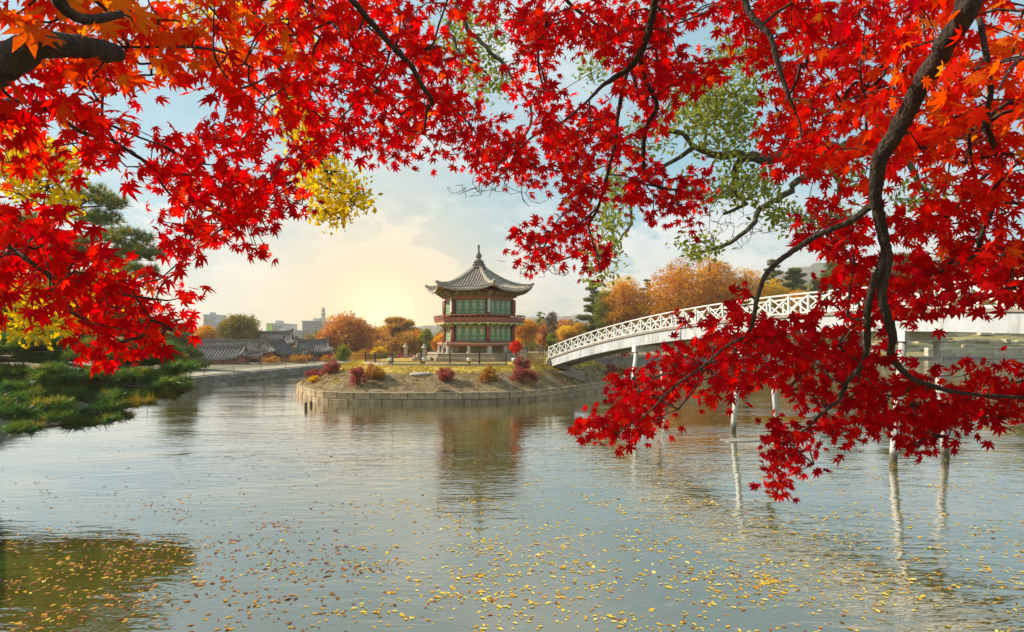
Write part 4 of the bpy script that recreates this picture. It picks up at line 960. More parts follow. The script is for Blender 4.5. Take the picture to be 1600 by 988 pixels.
# left of the pavilion
broadleaf('zelkova_tree', 'olive brown spreading tree behind the long palace hall', 'tree', 374, 487, 540, 74, 112, m_oliveyel, .55, 2000, 16, BT, seed=1)
broadleaf('autumn_tree', 'small faded orange tree left of the olive tree', 'tree', 322, 507, 540, 44, 116, m_orange, .5, 900, 10, BT, seed=2)
broadleaf('ginkgo_tree', 'bright yellow ginkgo left of two behind the gatehouse roof', 'tree', 458, 529, 553, 38, 122, m_ginkgo, .45, 900, 9, BT, seed=3)
broadleaf('ginkgo_tree', 'bright yellow ginkgo right of two behind the gatehouse roof', 'tree', 477, 530, 552, 26, 124, m_ginkgo, .45, 700, 8, BT, seed=4)
broadleaf('autumn_tree', 'large rust red tree in front of the radio tower', 'tree', 543, 487, 561, 98, 106, m_rust, .55, 3000, 22, BT, seed=5)
broadleaf('autumn_tree', 'dull brown tree between the tiled hall and the rust red tree', 'tree', 505, 520, 560, 40, 104, m_rust, .5, 900, 10, BT, seed=6)
broadleaf('willow_tree', 'slim yellow green willow before the rust red tree', 'tree', 537, 537, 566, 24, 92, m_willow, .35, 600, 9, BT, seed=7)
pine_far('pine_tree', 'flat topped golden pine below the bright glow', 622, 499, 550, 96, 135, m_bushbrown, BT, 1100, 10, seed=8)
broadleaf('autumn_tree', 'brown thicket tree right of the rust red tree', 'tree', 592, 512, 562, 62, 122, m_rust, .55, 1300, 12, BT, seed=9)
broadleaf('autumn_tree', 'tawny tree behind the fence below the golden pine', 'tree', 632, 518, 560, 58, 118, m_bushbrown, .55, 1100, 12, BT, seed=10)
broadleaf('willow_tree', 'pale olive willow between the golden pine and the orange tree', 'tree', 666, 511, 556, 24, 118, m_willow, .45, 900, 12, BT, seed=11)
broadleaf('maple_tree', 'round orange tree just left of the pavilion', 'tree', 692, 519, 550, 40, 112, m_orange, .45, 1400, 12, BT, seed=12)
broadleaf('shrub_tree', 'low yellow tree behind the left part of the fence', 'tree', 592, 543, 562, 34, 96, m_ginkgo, .4, 700, 8, BT, seed=13)
broadleaf('autumn_tree', 'golden brown tree directly below the sun glow', 'tree', 574, 508, 562, 52, 128, m_orange, .55, 1300, 13, BT, seed=40)
broadleaf('autumn_tree', 'amber tree between the pale willow and the fence post', 'tree', 650, 512, 560, 48, 130, m_orange, .55, 1100, 12, BT, seed=41)
broadleaf('autumn_tree', 'golden tree far behind the golden pine', 'tree', 608, 504, 556, 70, 150, m_ginkgo, .6, 1300, 13, BT, seed=42)
# right of the pavilion
broadleaf('ginkgo_tree', 'orange yellow tree at the right shoulder of the pavilion', 'tree', 822, 496, 538, 46, 120, m_orange, .45, 1700, 14, BT, seed=14)
pine_far('pine_tree', 'thin dark pine with few pads right of the orange yellow tree', 843, 487, 532, 26, 140, None, BT, 420, 11, seed=15)
broadleaf('bare_tree', 'bare reddish tree with an oval top right of the pavilion', 'tree', 862, 480, 532, 22, 140, m_bare, .5, 420, 12, BT, gap=.1, seed=16)
broadleaf('autumn_tree', 'brown tree left of the small yellow trees', 'tree', 848, 505, 545, 26, 130, m_rust, .5, 600, 9, BT, seed=17)
broadleaf('willow_tree', 'yellow green young tree at the bridge foot behind the water', 'tree', 862, 517, 546, 18, 122, m_willow, .4, 500, 8, BT, seed=18)
broadleaf('ginkgo_tree', 'golden yellow tree above the low end of the bridge', 'tree', 886, 509, 536, 36, 124, m_ginkgo, .45, 900, 10, BT, seed=19)
broadleaf('ginkgo_tree', 'small golden yellow tree against the dark pine', 'tree', 905, 504, 522, 18, 122, m_ginkgo, .4, 400, 7, BT, seed=20)
broadleaf('autumn_tree', 'greyish brown wood edge tree behind the golden tree', 'tree', 880, 496, 535, 60, 160, m_rust, .6, 900, 12, BT, seed=21)
pine_far('pine_tree', 'tall dark pine left of the green willow', 927, 436, 530, 52, 126, None, BT, 1500, 15, seed=22)
broadleaf('willow_tree', 'drooping green willow beside the first orange tree', 'tree', 944, 441, 530, 42, 124, m_willow, .5, 1700, 16, BT, seed=23)
broadleaf('maple_tree', 'bright orange tree beside the willow behind the bridge', 'tree', 974, 424, 530, 92, 124, m_orange, .55, 2800, 20, BT, seed=24)
pine_far('pine_tree', 'dark pine top between the two orange trees', 1012, 436, 500, 40, 136, None, BT, 900, 13, seed=25)
broadleaf('maple_tree', 'big copper orange tree behind the middle of the bridge', 'tree', 1062, 400, 525, 132, 128, m_orange, .6, 3600, 24, BT, seed=26)
broadleaf('maple_tree', 'tallest copper brown tree with a pointed top behind the bridge', 'tree', 1116, 388, 525, 92, 132, m_orange, .6, 2600, 20, BT, seed=27)
broadleaf('maple_tree', 'orange tree right of the tallest copper tree', 'tree', 1164, 408, 520, 92, 132, m_orange, .55, 1900, 16, BT, seed=28)
broadleaf('ginkgo_tree', 'yellow orange tree low behind the bridge railing', 'tree', 1207, 428, 510, 58, 134, m_ginkgo, .55, 1600, 14, BT, seed=29)
broadleaf('maple_tree', 'low orange tree at the foot of the green pines', 'tree', 1243, 444, 510, 60, 138, m_orange, .55, 1400, 14, BT, seed=30)
pine_far('pine_tree', 'slim pine with bare trunk behind the yellow orange tree', 1208, 405, 470, 46, 150, None, BT, 900, 13, seed=31)
pine_far('pine_tree', 'dark green pine below the mountain', 1243, 420, 490, 60, 150, None, BT, 1300, 16, seed=32)
pine_far('pine_tree', 'broad light green pine right of the mountain', 1312, 411, 480, 110, 148, None, BT, 2200, 18, seed=33)
pine_far('pine_tree', 'broad pine behind the right maple branch', 1400, 400, 480, 110, 152, None, BT, 1800, 16, seed=34)
broadleaf('ginkgo_tree', 'yellow tree showing through the right maple leaves', 'tree', 1345, 432, 500, 50, 146, m_ginkgo, .5, 1000, 12, BT, seed=35)
broadleaf('autumn_tree', 'brown orange tree behind the right maple', 'tree', 1480, 385, 490, 90, 165, m_oliveyel, .6, 1800, 16, BT, seed=36, zground=3)
broadleaf('ginkgo_tree', 'yellow tree at the right edge above the bridge', 'tree', 1570, 400, 485, 90, 168, m_ginkgo, .6, 1800, 16, BT, seed=37, zground=4)
pine_far('pine_tree', 'green pine at the right edge behind the yellow tree', 1620, 380, 480, 110, 165, None, BT, 1500, 14, seed=38, zground=4)
# far woodland that reads as one mass
wp = []; wh = []
for i in range(15000):
    px = random.uniform(480, 1700); d_ = random.uniform(165, 230)
    top = np.interp(px, [480, 560, 700, 830, 900, 960, 1100, 1200, 1300, 1700], [528, 522, 520, 512, 505, 490, 450, 450, 440, 430])+7*math.sin(px*.05)+5*math.sin(px*.13+1)
    py = random.uniform(top, 548); q = W(px, py, d_)
    if q[2] > .5: wp.append(q); wh.append(.4+.25*math.sin(px*.045+d_*.05)+random.gauss(0, .18))
wp = np.array(wp); k = len(wp); tag(leaf_cloud('woodland', T_SPRAY[1], wp, rand_dir(k), rand_dir(k), rng.uniform(1.8, 3.4, k), np.array(wh), m_oliveyel), 'distant mixed autumn woodland beyond the far bank')
# bank shrubs
BS = 'shrubs on the banks'
for nm, lab, px, py, w_, h_, z, m_, d_ in (
    ('shrub', 'tawny shrub by the gatehouse on the left bank', 425, 575, 34, 14, 1.05, m_bushbrown, 82), ('shrub', 'larger tawny shrub right of the gatehouse', 466, 573, 38, 18, 1.05, m_bushbrown, 85),
    ('shrub', 'crimson shrub behind the walking person', 486, 570, 24, 12, 1.05, m_bushred, 92), ('shrub', 'low red shrub under the rust red tree', 508, 566, 30, 12, 1.05, m_bushred, 95),
    ('shrub', 'orange brown shrub right of the walking person', 512, 572, 28, 12, 1.05, m_bushbrown, 88), ('shrub', 'brown hedge clump behind the left end of the fence', 570, 571, 50, 18, 1.05, m_bushbrown, 96),
    ('shrub', 'red hedge clump behind the fence left of the notice board', 680, 560, 40, 11, 1.05, m_bushred, 110), ('shrub', 'dull red hedge behind the fence in the middle left', 630, 563, 40, 11, 1.05, m_bushred, 100),
    ('shrub', 'pale flowering shrub on the far bank at the bridge foot', 868, 552, 22, 14, 1.0, m_willow, 117), ('shrub', 'long red hedge seen through the bridge railing', 965, 549, 90, 30, 1.0, m_bushred, 119),
    ('shrub', 'red shrub seen through the railing left of the first pier', 915, 552, 40, 16, 1.0, m_bushred, 118)):
    bush(nm, lab, px, py, w_, h_, z, m_, BS, 420, None, d_)
IS = 'shrubs on the island'
for lab, px, py, w_, h_, m_ in (('red barberry at the left tip of the island', 492, 590, 22, 15, m_bushred), ('yellow shrub at the left tip of the island', 490, 598, 18, 11, m_ginkgo), ('second red barberry from the left tip of the island', 518, 585, 28, 20, m_bushred),
    ('pinkish red barberry low on the left slope', 559, 603, 28, 27, m_bushred), ('pale brown twiggy shrub next to the pinkish barberry', 584, 594, 30, 22, m_bushbrown), ('dull red barberry below the fence middle', 696, 598, 24, 22, m_bushred),
    ('orange brown shrub below the pavilion', 763, 596, 26, 20, m_bushbrown), ('pink red barberry just under the stone gate post', 814, 580, 26, 18, m_bushred), ('dull red twiggy shrub lowest under the gate post', 816, 597, 36, 20, m_bushred),
    ('purple red shrub behind the bridge girder on the island', 955, 571, 17, 15, m_bushred), ('small rust shrub at the right tip of the island', 972, 576, 13, 11, m_bushbrown)):
    dxn = (px-CX)/F; best = None
    for d_ in np.linspace(43, 66, 231):
        z, f = island_z(dxn*d_, d_)
        if f <= .975 and zat(py, d_) <= z: best = (d_, z); break
    d_, z = best or (56, 1.2)
    bush('shrub', lab, px, py, w_*1.2, h_*1.15, z, m_, IS, 620, w_*1.2/F*d_*.16, d_)
broadleaf('maple_sapling', 'small bright scarlet maple at the right foot of the pavilion', 'tree', 806, 532, 553, 18, 50.2, m_bushred, .22, 420, 9, None, zground=2.45, seed=50)
bpy.data.objects['maple_sapling'].children
sap = [c for c in bpy.data.objects['maple_sapling'].children if c.name.startswith('crown')][0]; sap.data.materials[0] = leafmat('scarlet_leaf', [(0, (.6, .03, .02)), (1, (.75, .08, .03))], .5, 0)
# grey-green bank pine in front of the palace wing
pine_far('pine_tree', 'grey green pine on the left bank before the palace wing', 280, 508, 577, 90, 66, m_pine2, None, 1900, 14, seed=60)

# the walking person on the left bank (one continuous body)
def person(px, d_, z, lab):
    x_ = (px-CX)/F*d_; J = {'pel': (0, 0, .92), 'chest': (0, .02, 1.32), 'neck': (0, 0, 1.48), 'head': (0, -.02, 1.60), 'top': (0, -.02, 1.72), 'ls': (-.19, .02, 1.40), 'le': (-.26, .05, 1.14), 'lh': (-.22, -.10, .92), 'rs': (.19, .02, 1.40), 're': (.27, .03, 1.13), 'rh': (.24, -.12, .93),
        'lhip': (-.09, 0, .88), 'lk': (-.10, -.12, .49), 'la': (-.10, -.02, .08), 'lt': (-.10, -.17, .04), 'rhip': (.09, 0, .88), 'rk': (.10, .08, .48), 'ra': (.10, .22, .09), 'rt': (.10, .08, .03)}
    rad = {'pel': .15, 'chest': .17, 'neck': .065, 'head': .105, 'top': .075, 'ls': .08, 'le': .058, 'lh': .042, 'rs': .08, 're': .058, 'rh': .042, 'lhip': .105, 'lk': .072, 'la': .05, 'lt': .045, 'rhip': .105, 'rk': .072, 'ra': .05, 'rt': .045}
    E = [('pel', 'chest'), ('chest', 'neck'), ('neck', 'head'), ('head', 'top'), ('chest', 'ls'), ('ls', 'le'), ('le', 'lh'), ('chest', 'rs'), ('rs', 're'), ('re', 'rh'), ('pel', 'lhip'), ('lhip', 'lk'), ('lk', 'la'), ('la', 'lt'), ('pel', 'rhip'), ('rhip', 'rk'), ('rk', 'ra'), ('ra', 'rt')]
    ks_ = list(J); me = bpy.data.meshes.new('body'); me.from_pydata([J[k] for k in ks_], [(ks_.index(a), ks_.index(b)) for a, b in E], [])
    m_, n_, l_ = newmat('clothes_and_skin'); p_ = n_['Principled BSDF']; p_.inputs['Roughness'].default_value = .8; tcn = n_.new('ShaderNodeTexCoord'); sp = n_.new('ShaderNodeSeparateXYZ'); l_.new(tcn.outputs['Object'], sp.inputs[0])
    rp_ = n_.new('ShaderNodeValToRGB'); rp_.color_ramp.interpolation = 'CONSTANT'; e = rp_.color_ramp.elements; e[0].color = (.03, .03, .035, 1); e[1].position = .05; e[1].color = (.10, .10, .13, 1)
    for ps, c in ((.50, (.025, .025, .03)), (.855, (.45, .28, .20)), (.915, (.02, .016, .012))): q_ = e.new(ps); q_.color = (*c, 1)
    mr = n_.new('ShaderNodeMath'); mr.operation = 'DIVIDE'; mr.inputs[1].default_value = 1.8; l_.new(sp.outputs[2], mr.inputs[0]); l_.new(mr.outputs[0], rp_.inputs[0]); l_.new(rp_.outputs[0], p_.inputs['Base Color'])
    o = bpy.data.objects.new('person', me); COL.objects.link(o); me.materials.append(m_); sk = o.modifiers.new('skin', 'SKIN'); sk.use_smooth_shade = True
    for i, k in enumerate(ks_): me.skin_vertices[0].data[i].radius = (rad[k], rad[k]*.85)
    me.skin_vertices[0].data[0].use_root = True; o.modifiers.new('sub', 'SUBSURF').levels = 1; o.modifiers['sub'].render_levels = 2
    o.location = (x_, d_, z); o.rotation_euler = (0, 0, R(60)); tag(o, lab, 'person'); return o
person(492, 84, 1.12, 'person in dark jacket walking on the left bank path')

# ================================================================== NEAR PINE ON THE LEFT
pt = thing('pine_tree', (-21.2, 21.4, 1.5), 'large dark green pine reaching over the water at the left edge', 'pine tree')
trunk = smooth_path([(-21.2, 21.4, 1.2), (-20.9, 21.6, 3.0), (-20.2, 21.8, 5.2), (-20.4, 22, 7.2), (-19.8, 22.3, 9)], 5)
MB().tube(trunk, np.linspace(.30, .10, len(trunk)), 12).build('trunk', m_pinebark, pt, True)
PADS = []   # px, py, half width px, half height px, distance
for px, py, wx, wy, d_ in ((60, 470, 70, 20, 14), (130, 492, 60, 18, 14), (10, 480, 60, 22, 13.8), (230, 600, 56, 16, 12.2), (90, 615, 60, 16, 11.8), (250, 560, 40, 16, 13), (200, 560, 50, 18, 12.8), (25, 505, 70, 24, 13.5), (105, 520, 66, 22, 13), (175, 512, 50, 18, 14.5), (55, 545, 70, 20, 12.2), (140, 555, 70, 22, 12.5), (215, 545, 48, 17, 13.2), (20, 585, 55, 22, 12.2), (100, 592, 66, 20, 12),
        (185, 588, 60, 20, 12.2), (250, 583, 46, 20, 12.4), (280, 605, 24, 14, 12), (40, 632, 64, 20, 11.4), (120, 638, 62, 18, 11.4), (185, 630, 46, 15, 11.6), (70, 660, 60, 13, 11), (150, 655, 46, 11, 11.2), (235, 618, 34, 12, 12), (-40, 600, 60, 40, 12), (-50, 520, 70, 30, 13), (12, 615, 40, 14, 11.8), (160, 608, 50, 12, 12.4), (225, 565, 40, 14, 13)):
    d_ = d_*1.72; PADS.append((W(px, py, d_), wx/F*d_, wx/F*d_*.7, wy/F*d_))
lm = MB()
for c, a, b_, h_ in PADS:
    st = trunk[np.argmin(abs(trunk[:, 2]-(c[2]+.4)))]; pth = smooth_path([st, st*.5+c*.5+rng.normal(0, .18, 3)+(0, 0, .1), c+(-a*.3, 0, -.12), c+(a*.75, 0, -.05)], 4); lm.tube(pth, np.linspace(.10, .018, len(pth)), 6)
    for j in range(6):
        an = random.uniform(0, 6.28); q = c+(math.cos(an)*a*.8, math.sin(an)*b_*.8, random.uniform(-.2, .6)*h_); k = random.randrange(len(pth)//2, len(pth)); lm.tube(smooth_path([pth[k], (pth[k]+q)/2+rng.normal(0, .05, 3), q], 2), np.linspace(.016, .005, 5), 4)
lm.build('limbs', m_pinebark, pt, True)
SUB = []
for c, a, b_, h_ in PADS:
    for j in range(7):
        an = random.uniform(0, 6.28); q = math.sqrt(random.random()); s_ = random.uniform(.28, .46); SUB.append((c+(math.cos(an)*q*a*.85, math.sin(an)*q*b_*.85, random.uniform(-.8, .8)*h_), a*s_, b_*s_, h_*random.uniform(.25, .42)))
PADS = SUB
nT = 11000; P, D, idx = crown_points(PADS, nT, .15)
hue = .56+rng.normal(0, .15, len(PADS))[idx]+rng.normal(0, .16, nT)+.12*D[:, 2]+(rng.random(nT) < .07)*.5
leaf_cloud('crown', T_TUFT, P, D*(.8, .8, .3)+rand_dir(nT, (.15, -.1, 1.1), .45), rand_dir(nT), rng.uniform(.20, .36, nT), hue, m_pine, pt)
# second pine further back, upper left
p2 = thing('pine_tree', (-25.5, 27.0, 1.2), 'tall pine behind the left maple with open layered branches', 'pine tree')
tr = smooth_path([(-25.5, 27, .9), (-24.2, 26.8, 5), (-22, 26.5, 8), (-19.9, 26.4, 9.6), (-18.4, 26.4, 10.5)], 5)
MB().tube(tr, np.linspace(.26, .07, len(tr)), 10).build('trunk', m_pinebark, p2, True)
PADS = []
for px, py, wx, wy in ((142, 305, 30, 14), (175, 318, 24, 12), (155, 342, 36, 10), (190, 372, 44, 14), (225, 395, 38, 12), (170, 402, 40, 12), (120, 380, 30, 12), (205, 425, 40, 12), (130, 440, 46, 14), (80, 400, 50, 18), (60, 460, 60, 18), (160, 478, 50, 15), (225, 520, 42, 15), (190, 500, 40, 12), (30, 350, 40, 18)):
    d_ = 26.4+random.uniform(-1, 1); PADS.append((W(px, py, d_), wx/F*d_, wx/F*d_*.8, wy/F*d_))
lm = MB()
for c, a, b_, h_ in PADS:
    st = tr[np.argmin(abs(tr[:, 2]-(c[2]-.2)))]; pth = smooth_path([st, st*.5+c*.5+rng.normal(0, .15, 3)+(0, 0, .15), c+(a*.5, 0, -.1)], 5); lm.tube(pth, np.linspace(.07, .015, len(pth)), 6)
lm.build('limbs', m_pinebark, p2, True)
nT = 2400; P, D, idx = crown_points(PADS, nT, .2)
leaf_cloud('crown', T_TUFT, P, rand_dir(nT, (.2, 0, 1.5), .5), rand_dir(nT), rng.uniform(.24, .42, nT), .82+rng.normal(0, .16, nT), m_pine, p2)

# ================================================================== MAPLES IN THE FOREGROUND
CELLS = """
9999999999999999985888888888889999999999
9999999999999999933677788853699999999999
5555588888888888866366128888554899999999
7777535457888888865266025884216699999999
7777632563767888856358876750269999988888
6666577777567765278868665610038887788888
5451366777852214305775765655325645664456
5212566677774000022223667766200254256577
8762246667730000000046733645000576677888
9986213666610000000078733500000365468888
8999725024230000000012470000320057578888
5579986510000000000000020000620067677775
1228888700000000000000000145676556433200
0015861000000000000000000478888877520000
0000220000000000000000006888876766436777
0000000000000000000000037865423577888888
0000000000000000000000488600034578887542
0000000000000000000000033000058543453000
0000000000000000000000000000048300014000
""".strip().split()
CELLS = np.array([[int(c) for c in r_] for r_ in CELLS])
SZ = np.array([(60, 60, 75), (250, 60, 62), (400, 150, 46), (100, 400, 50), (250, 500, 38), (180, 540, 40), (250, 280, 34), (400, 330, 29), (600, 150, 32), (550, 30, 38), (750, 200, 27), (800, 260, 25), (950, 150, 25), (900, 400, 23), (1050, 280, 23), (1150, 460, 40), (1250, 150, 33),
    (1450, 150, 42), (1570, 100, 60), (1550, 350, 40), (1400, 420, 35), (1250, 560, 30), (1000, 620, 27), (1200, 700, 28), (1500, 640, 30), (1420, 700, 26), (640, 240, 24)], float)
LEAF = .105
def leaf_px(px, py):
    w_ = 1/((SZ[:, 0]-px)**2+(SZ[:, 1]-py)**2+1500)**1.3; return float((w_*SZ[:, 2]).sum()/w_.sum())
def mdep(px, py): return LEAF*F/leaf_px(px, py)
def leafiness(px, py):
    x_, y_ = px/40-.5, py/40-.5; j, i = math.floor(x_), math.floor(y_); fx, fy = x_-j, y_-i
    g = lambda a, b: CELLS[min(max(a, 0), CELLS.shape[0]-1), min(max(b, 0), 39)]
    return (g(i, j)*(1-fx)+g(i, j+1)*fx)*(1-fy)+(g(i+1, j)*(1-fx)+g(i+1, j+1)*fx)*fy
CL = np.random.default_rng(77).random((60, 80))
def clump(px, py, s=27.0):
    x_, y_ = (px+300)/s, (py+300)/s; j, i = int(x_), int(y_); fx, fy = x_-j, y_-i; fx, fy = fx*fx*(3-2*fx), fy*fy*(3-2*fy); g = lambda a, b: CL[a % 60, b % 80]
    return (g(i, j)*(1-fx)+g(i, j+1)*fx)*(1-fy)+(g(i+1, j)*(1-fx)+g(i+1, j+1)*fx)*fy
HOLES = [(258, 158, 82, 26, -.08), (155, 305, 50, 42, 0), (772, 95, 26, 62, .2), (800, 175, 30, 36, 0), (902, 105, 40, 42, .3), (1128, 175, 55, 62, 0), (1120, 40, 26, 22, 0), (1185, 180, 22, 46, 0), (1180, 345, 80, 46, 0), (1232, 300, 42, 36, 0), (1325, 275, 24, 26, 0),
    (1482, 268, 38, 24, 0), (1412, 318, 18, 34, 0), (866, 300, 12, 50, 0), (800, 335, 62, 36, 0), (452, 205, 24, 46, .3), (620, 300, 90, 42, 0), (1000, 215, 16, 24, 0), (955, 300, 12, 26, 0), (960, 350, 14, 30, .2), (1075, 60, 14, 18, 0), (690, 40, 16, 40, 0), (230, 240, 20, 12, 0), (355, 175, 40, 18, -.3), (1260, 720, 0, 0, 0), (1460, 560, 60, 22, 0), (1330, 480, 0, 0, 0), (640, 105, 16, 12, 0), (580, 190, 20, 14, 0)]
def open_sky(px, py):
    for x_, y_, a, b_, t in HOLES:
        if a and ((((px-x_)*math.cos(t)+(py-y_)*math.sin(t))/a)**2+(((py-y_)*math.cos(t)-(px-x_)*math.sin(t))/b_)**2) < 1: return True
    return False
def limb_pts(seq):
    """photo polyline (column, row, half width) -> points and radii at the distance of the leaves around it"""
    a = np.array(seq, float); d_ = np.array([mdep(x_, y_) for x_, y_, _ in a])*(.84 if a[0][2] >= 10 else .95)
    k = np.array([.2, .6, .2]); dp_ = np.pad(d_, 1, 'edge'); d_ = np.convolve(dp_, k, 'valid')
    P = np.array([W(x_, y_, q) for (x_, y_, _), q in zip(a, d_)]); rd = a[:, 2]/F*d_*.55
    Pr = smooth_path(np.c_[P, rd], 7); return Pr[:, :3], np.maximum(Pr[:, 3], .0015)
LEFT = [[(-220, 250, 60), (-120, 170, 55), (-40, 122, 47), (15, 95, 45), (60, 72, 36), (120, 72, 31), (165, 80, 27), (184, 84, 22)],
    [(-120, 175, 9), (0, 158, 7), (30, 159, 7), (58, 161, 7), (91, 182, 6), (131, 208, 6), (170, 217, 5), (207, 240, 5), (237, 258, 5), (273, 270, 4), (334, 276, 3.4), (395, 275, 2.4)],
    [(58, 161, 5), (91, 158, 5), (131, 170, 4), (170, 194, 4), (213, 213, 3), (260, 230, 2.4)], [(178, 80, 5), (188, 74, 4), (228, 74, 4), (288, 73, 4), (349, 82, 3), (395, 106, 2.4)],
    [(-140, 330, 9), (0, 381, 7), (37, 402, 7), (70, 425, 6), (116, 446, 5), (154, 457, 4), (200, 462, 3.6), (262, 470, 2.4)], [(70, 425, 5), (93, 457, 4), (100, 481, 4), (140, 504, 3), (190, 535, 2.6)],
    [(470, -90, 10), (550, 0, 9), (570, 24, 9), (610, 69, 8), (643, 105, 8), (659, 134, 7), (675, 158, 6), (667, 174, 4), (663, 210, 3)], [(430, -60, 6), (477, 0, 6), (509, 18, 5), (534, 36, 4), (552, 51, 3)], [(619, 72, 4), (660, 77, 4), (687, 73, 3)],
    [(400, -50, 5), (432, 0, 4), (465, 30, 3), (500, 60, 2.5)], [(610, 75, 4), (600, 110, 3), (570, 140, 2.5)], [(675, 158, 4), (700, 165, 3), (730, 190, 2.5), (748, 215, 2)], [(70, -60, 24), (90, 0, 18), (130, 30, 14), (190, 22, 10)],
    [(237, 258, 4), (262, 300, 3), (300, 330, 2.5), (330, 370, 2)], [(334, 276, 3), (380, 310, 2.5), (420, 360, 2)]]
RIGHT = [[(1640, -190, 42), (1570, -90, 38), (1530, -30, 34), (1508, 20, 31), (1465, 90, 28), (1430, 150, 26), (1395, 215, 23), (1375, 250, 21), (1368, 300, 18), (1372, 330, 16), (1380, 370, 15), (1386, 410, 14), (1378, 459, 13), (1390, 507, 13), (1395, 528, 11), (1392, 552, 10), (1407, 576, 9), (1431, 595, 8), (1462, 605, 7), (1500, 614, 6), (1600, 622, 4.5)],
    [(1383, 385, 10), (1374, 420, 10), (1366, 440, 10), (1356, 483, 10), (1355, 542, 9), (1345, 573, 8), (1323, 597, 7), (1311, 624, 6), (1290, 641, 5), (1270, 660, 3.5)], [(1370, 318, 11), (1357, 325, 10), (1330, 345, 10), (1300, 358, 9), (1270, 372, 8.5), (1240, 392, 8), (1215, 410, 7.5), (1195, 432, 7), (1182, 470, 6.5), (1176, 505, 6), (1165, 525, 5), (1150, 533, 5), (1130, 545, 4), (1098, 573, 4), (1058, 600, 3.5), (1023, 635, 3), (1000, 657, 2.4)],
    [(1530, 30, 8), (1540, 80, 8), (1548, 140, 7.5), (1542, 194, 8), (1562, 253, 9), (1557, 291, 8), (1547, 335, 7), (1530, 374, 7), (1532, 394, 5), (1503, 408, 4)], [(1532, 394, 5), (1560, 400, 4), (1592, 403, 3)], [(1562, 253, 6), (1527, 287, 6), (1479, 340, 3.5)], [(1542, 194, 6), (1515, 210, 5), (1523, 272, 4), (1530, 285, 3)],
    [(1060, -120, 13), (1030, -40, 12), (1024, 0, 11), (1017, 36, 11), (1003, 77, 11), (980, 109, 9), (944, 132, 6), (921, 155, 4)], [(1002, 80, 8), (1005, 118, 8), (1026, 164, 7), (1010, 200, 7), (1005, 246, 6), (1012, 282, 5), (1044, 296, 3.4), (1072, 294, 2.4)], [(980, 109, 6), (965, 182, 5.5), (962, 219, 5.5), (949, 273, 5), (935, 323, 4.5), (919, 353, 3)],
    [(860, -60, 6), (885, 0, 5.5), (921, 30, 5), (953, 55, 4), (990, 68, 3)], [(853, 20, 5), (853, 39, 5), (842, 73, 4), (842, 109, 3), (850, 140, 2.5)], [(921, 155, 4), (880, 190, 3.5), (839, 209, 3), (803, 241, 2.4)], [(1140, -90, 11), (1163, 0, 9), (1178, 29, 9), (1204, 58, 8), (1214, 97, 7), (1229, 141, 6), (1241, 170, 4)],
    [(1431, 595, 5), (1410, 617, 4), (1380, 618, 3), (1340, 612, 2.4)], [(1500, 614, 4), (1505, 640, 3.5), (1480, 660, 3), (1450, 675, 2.4)], [(1290, 641, 4), (1260, 670, 3), (1225, 690, 2.4)], [(1098, 573, 4), (1090, 600, 3), (1060, 640, 2.2)], [(1182, 470, 4), (1165, 455, 3), (1150, 450, 2.4)], [(1405, 200, 9), (1440, 230, 7), (1480, 250, 5), (1510, 255, 4)], [(1430, 150, 8), (1400, 140, 6), (1340, 150, 4), (1290, 180, 3)], [(935, 323, 3.4), (905, 350, 2.6), (860, 372, 2)], [(919, 353, 3), (930, 390, 2.4), (938, 425, 2)]]
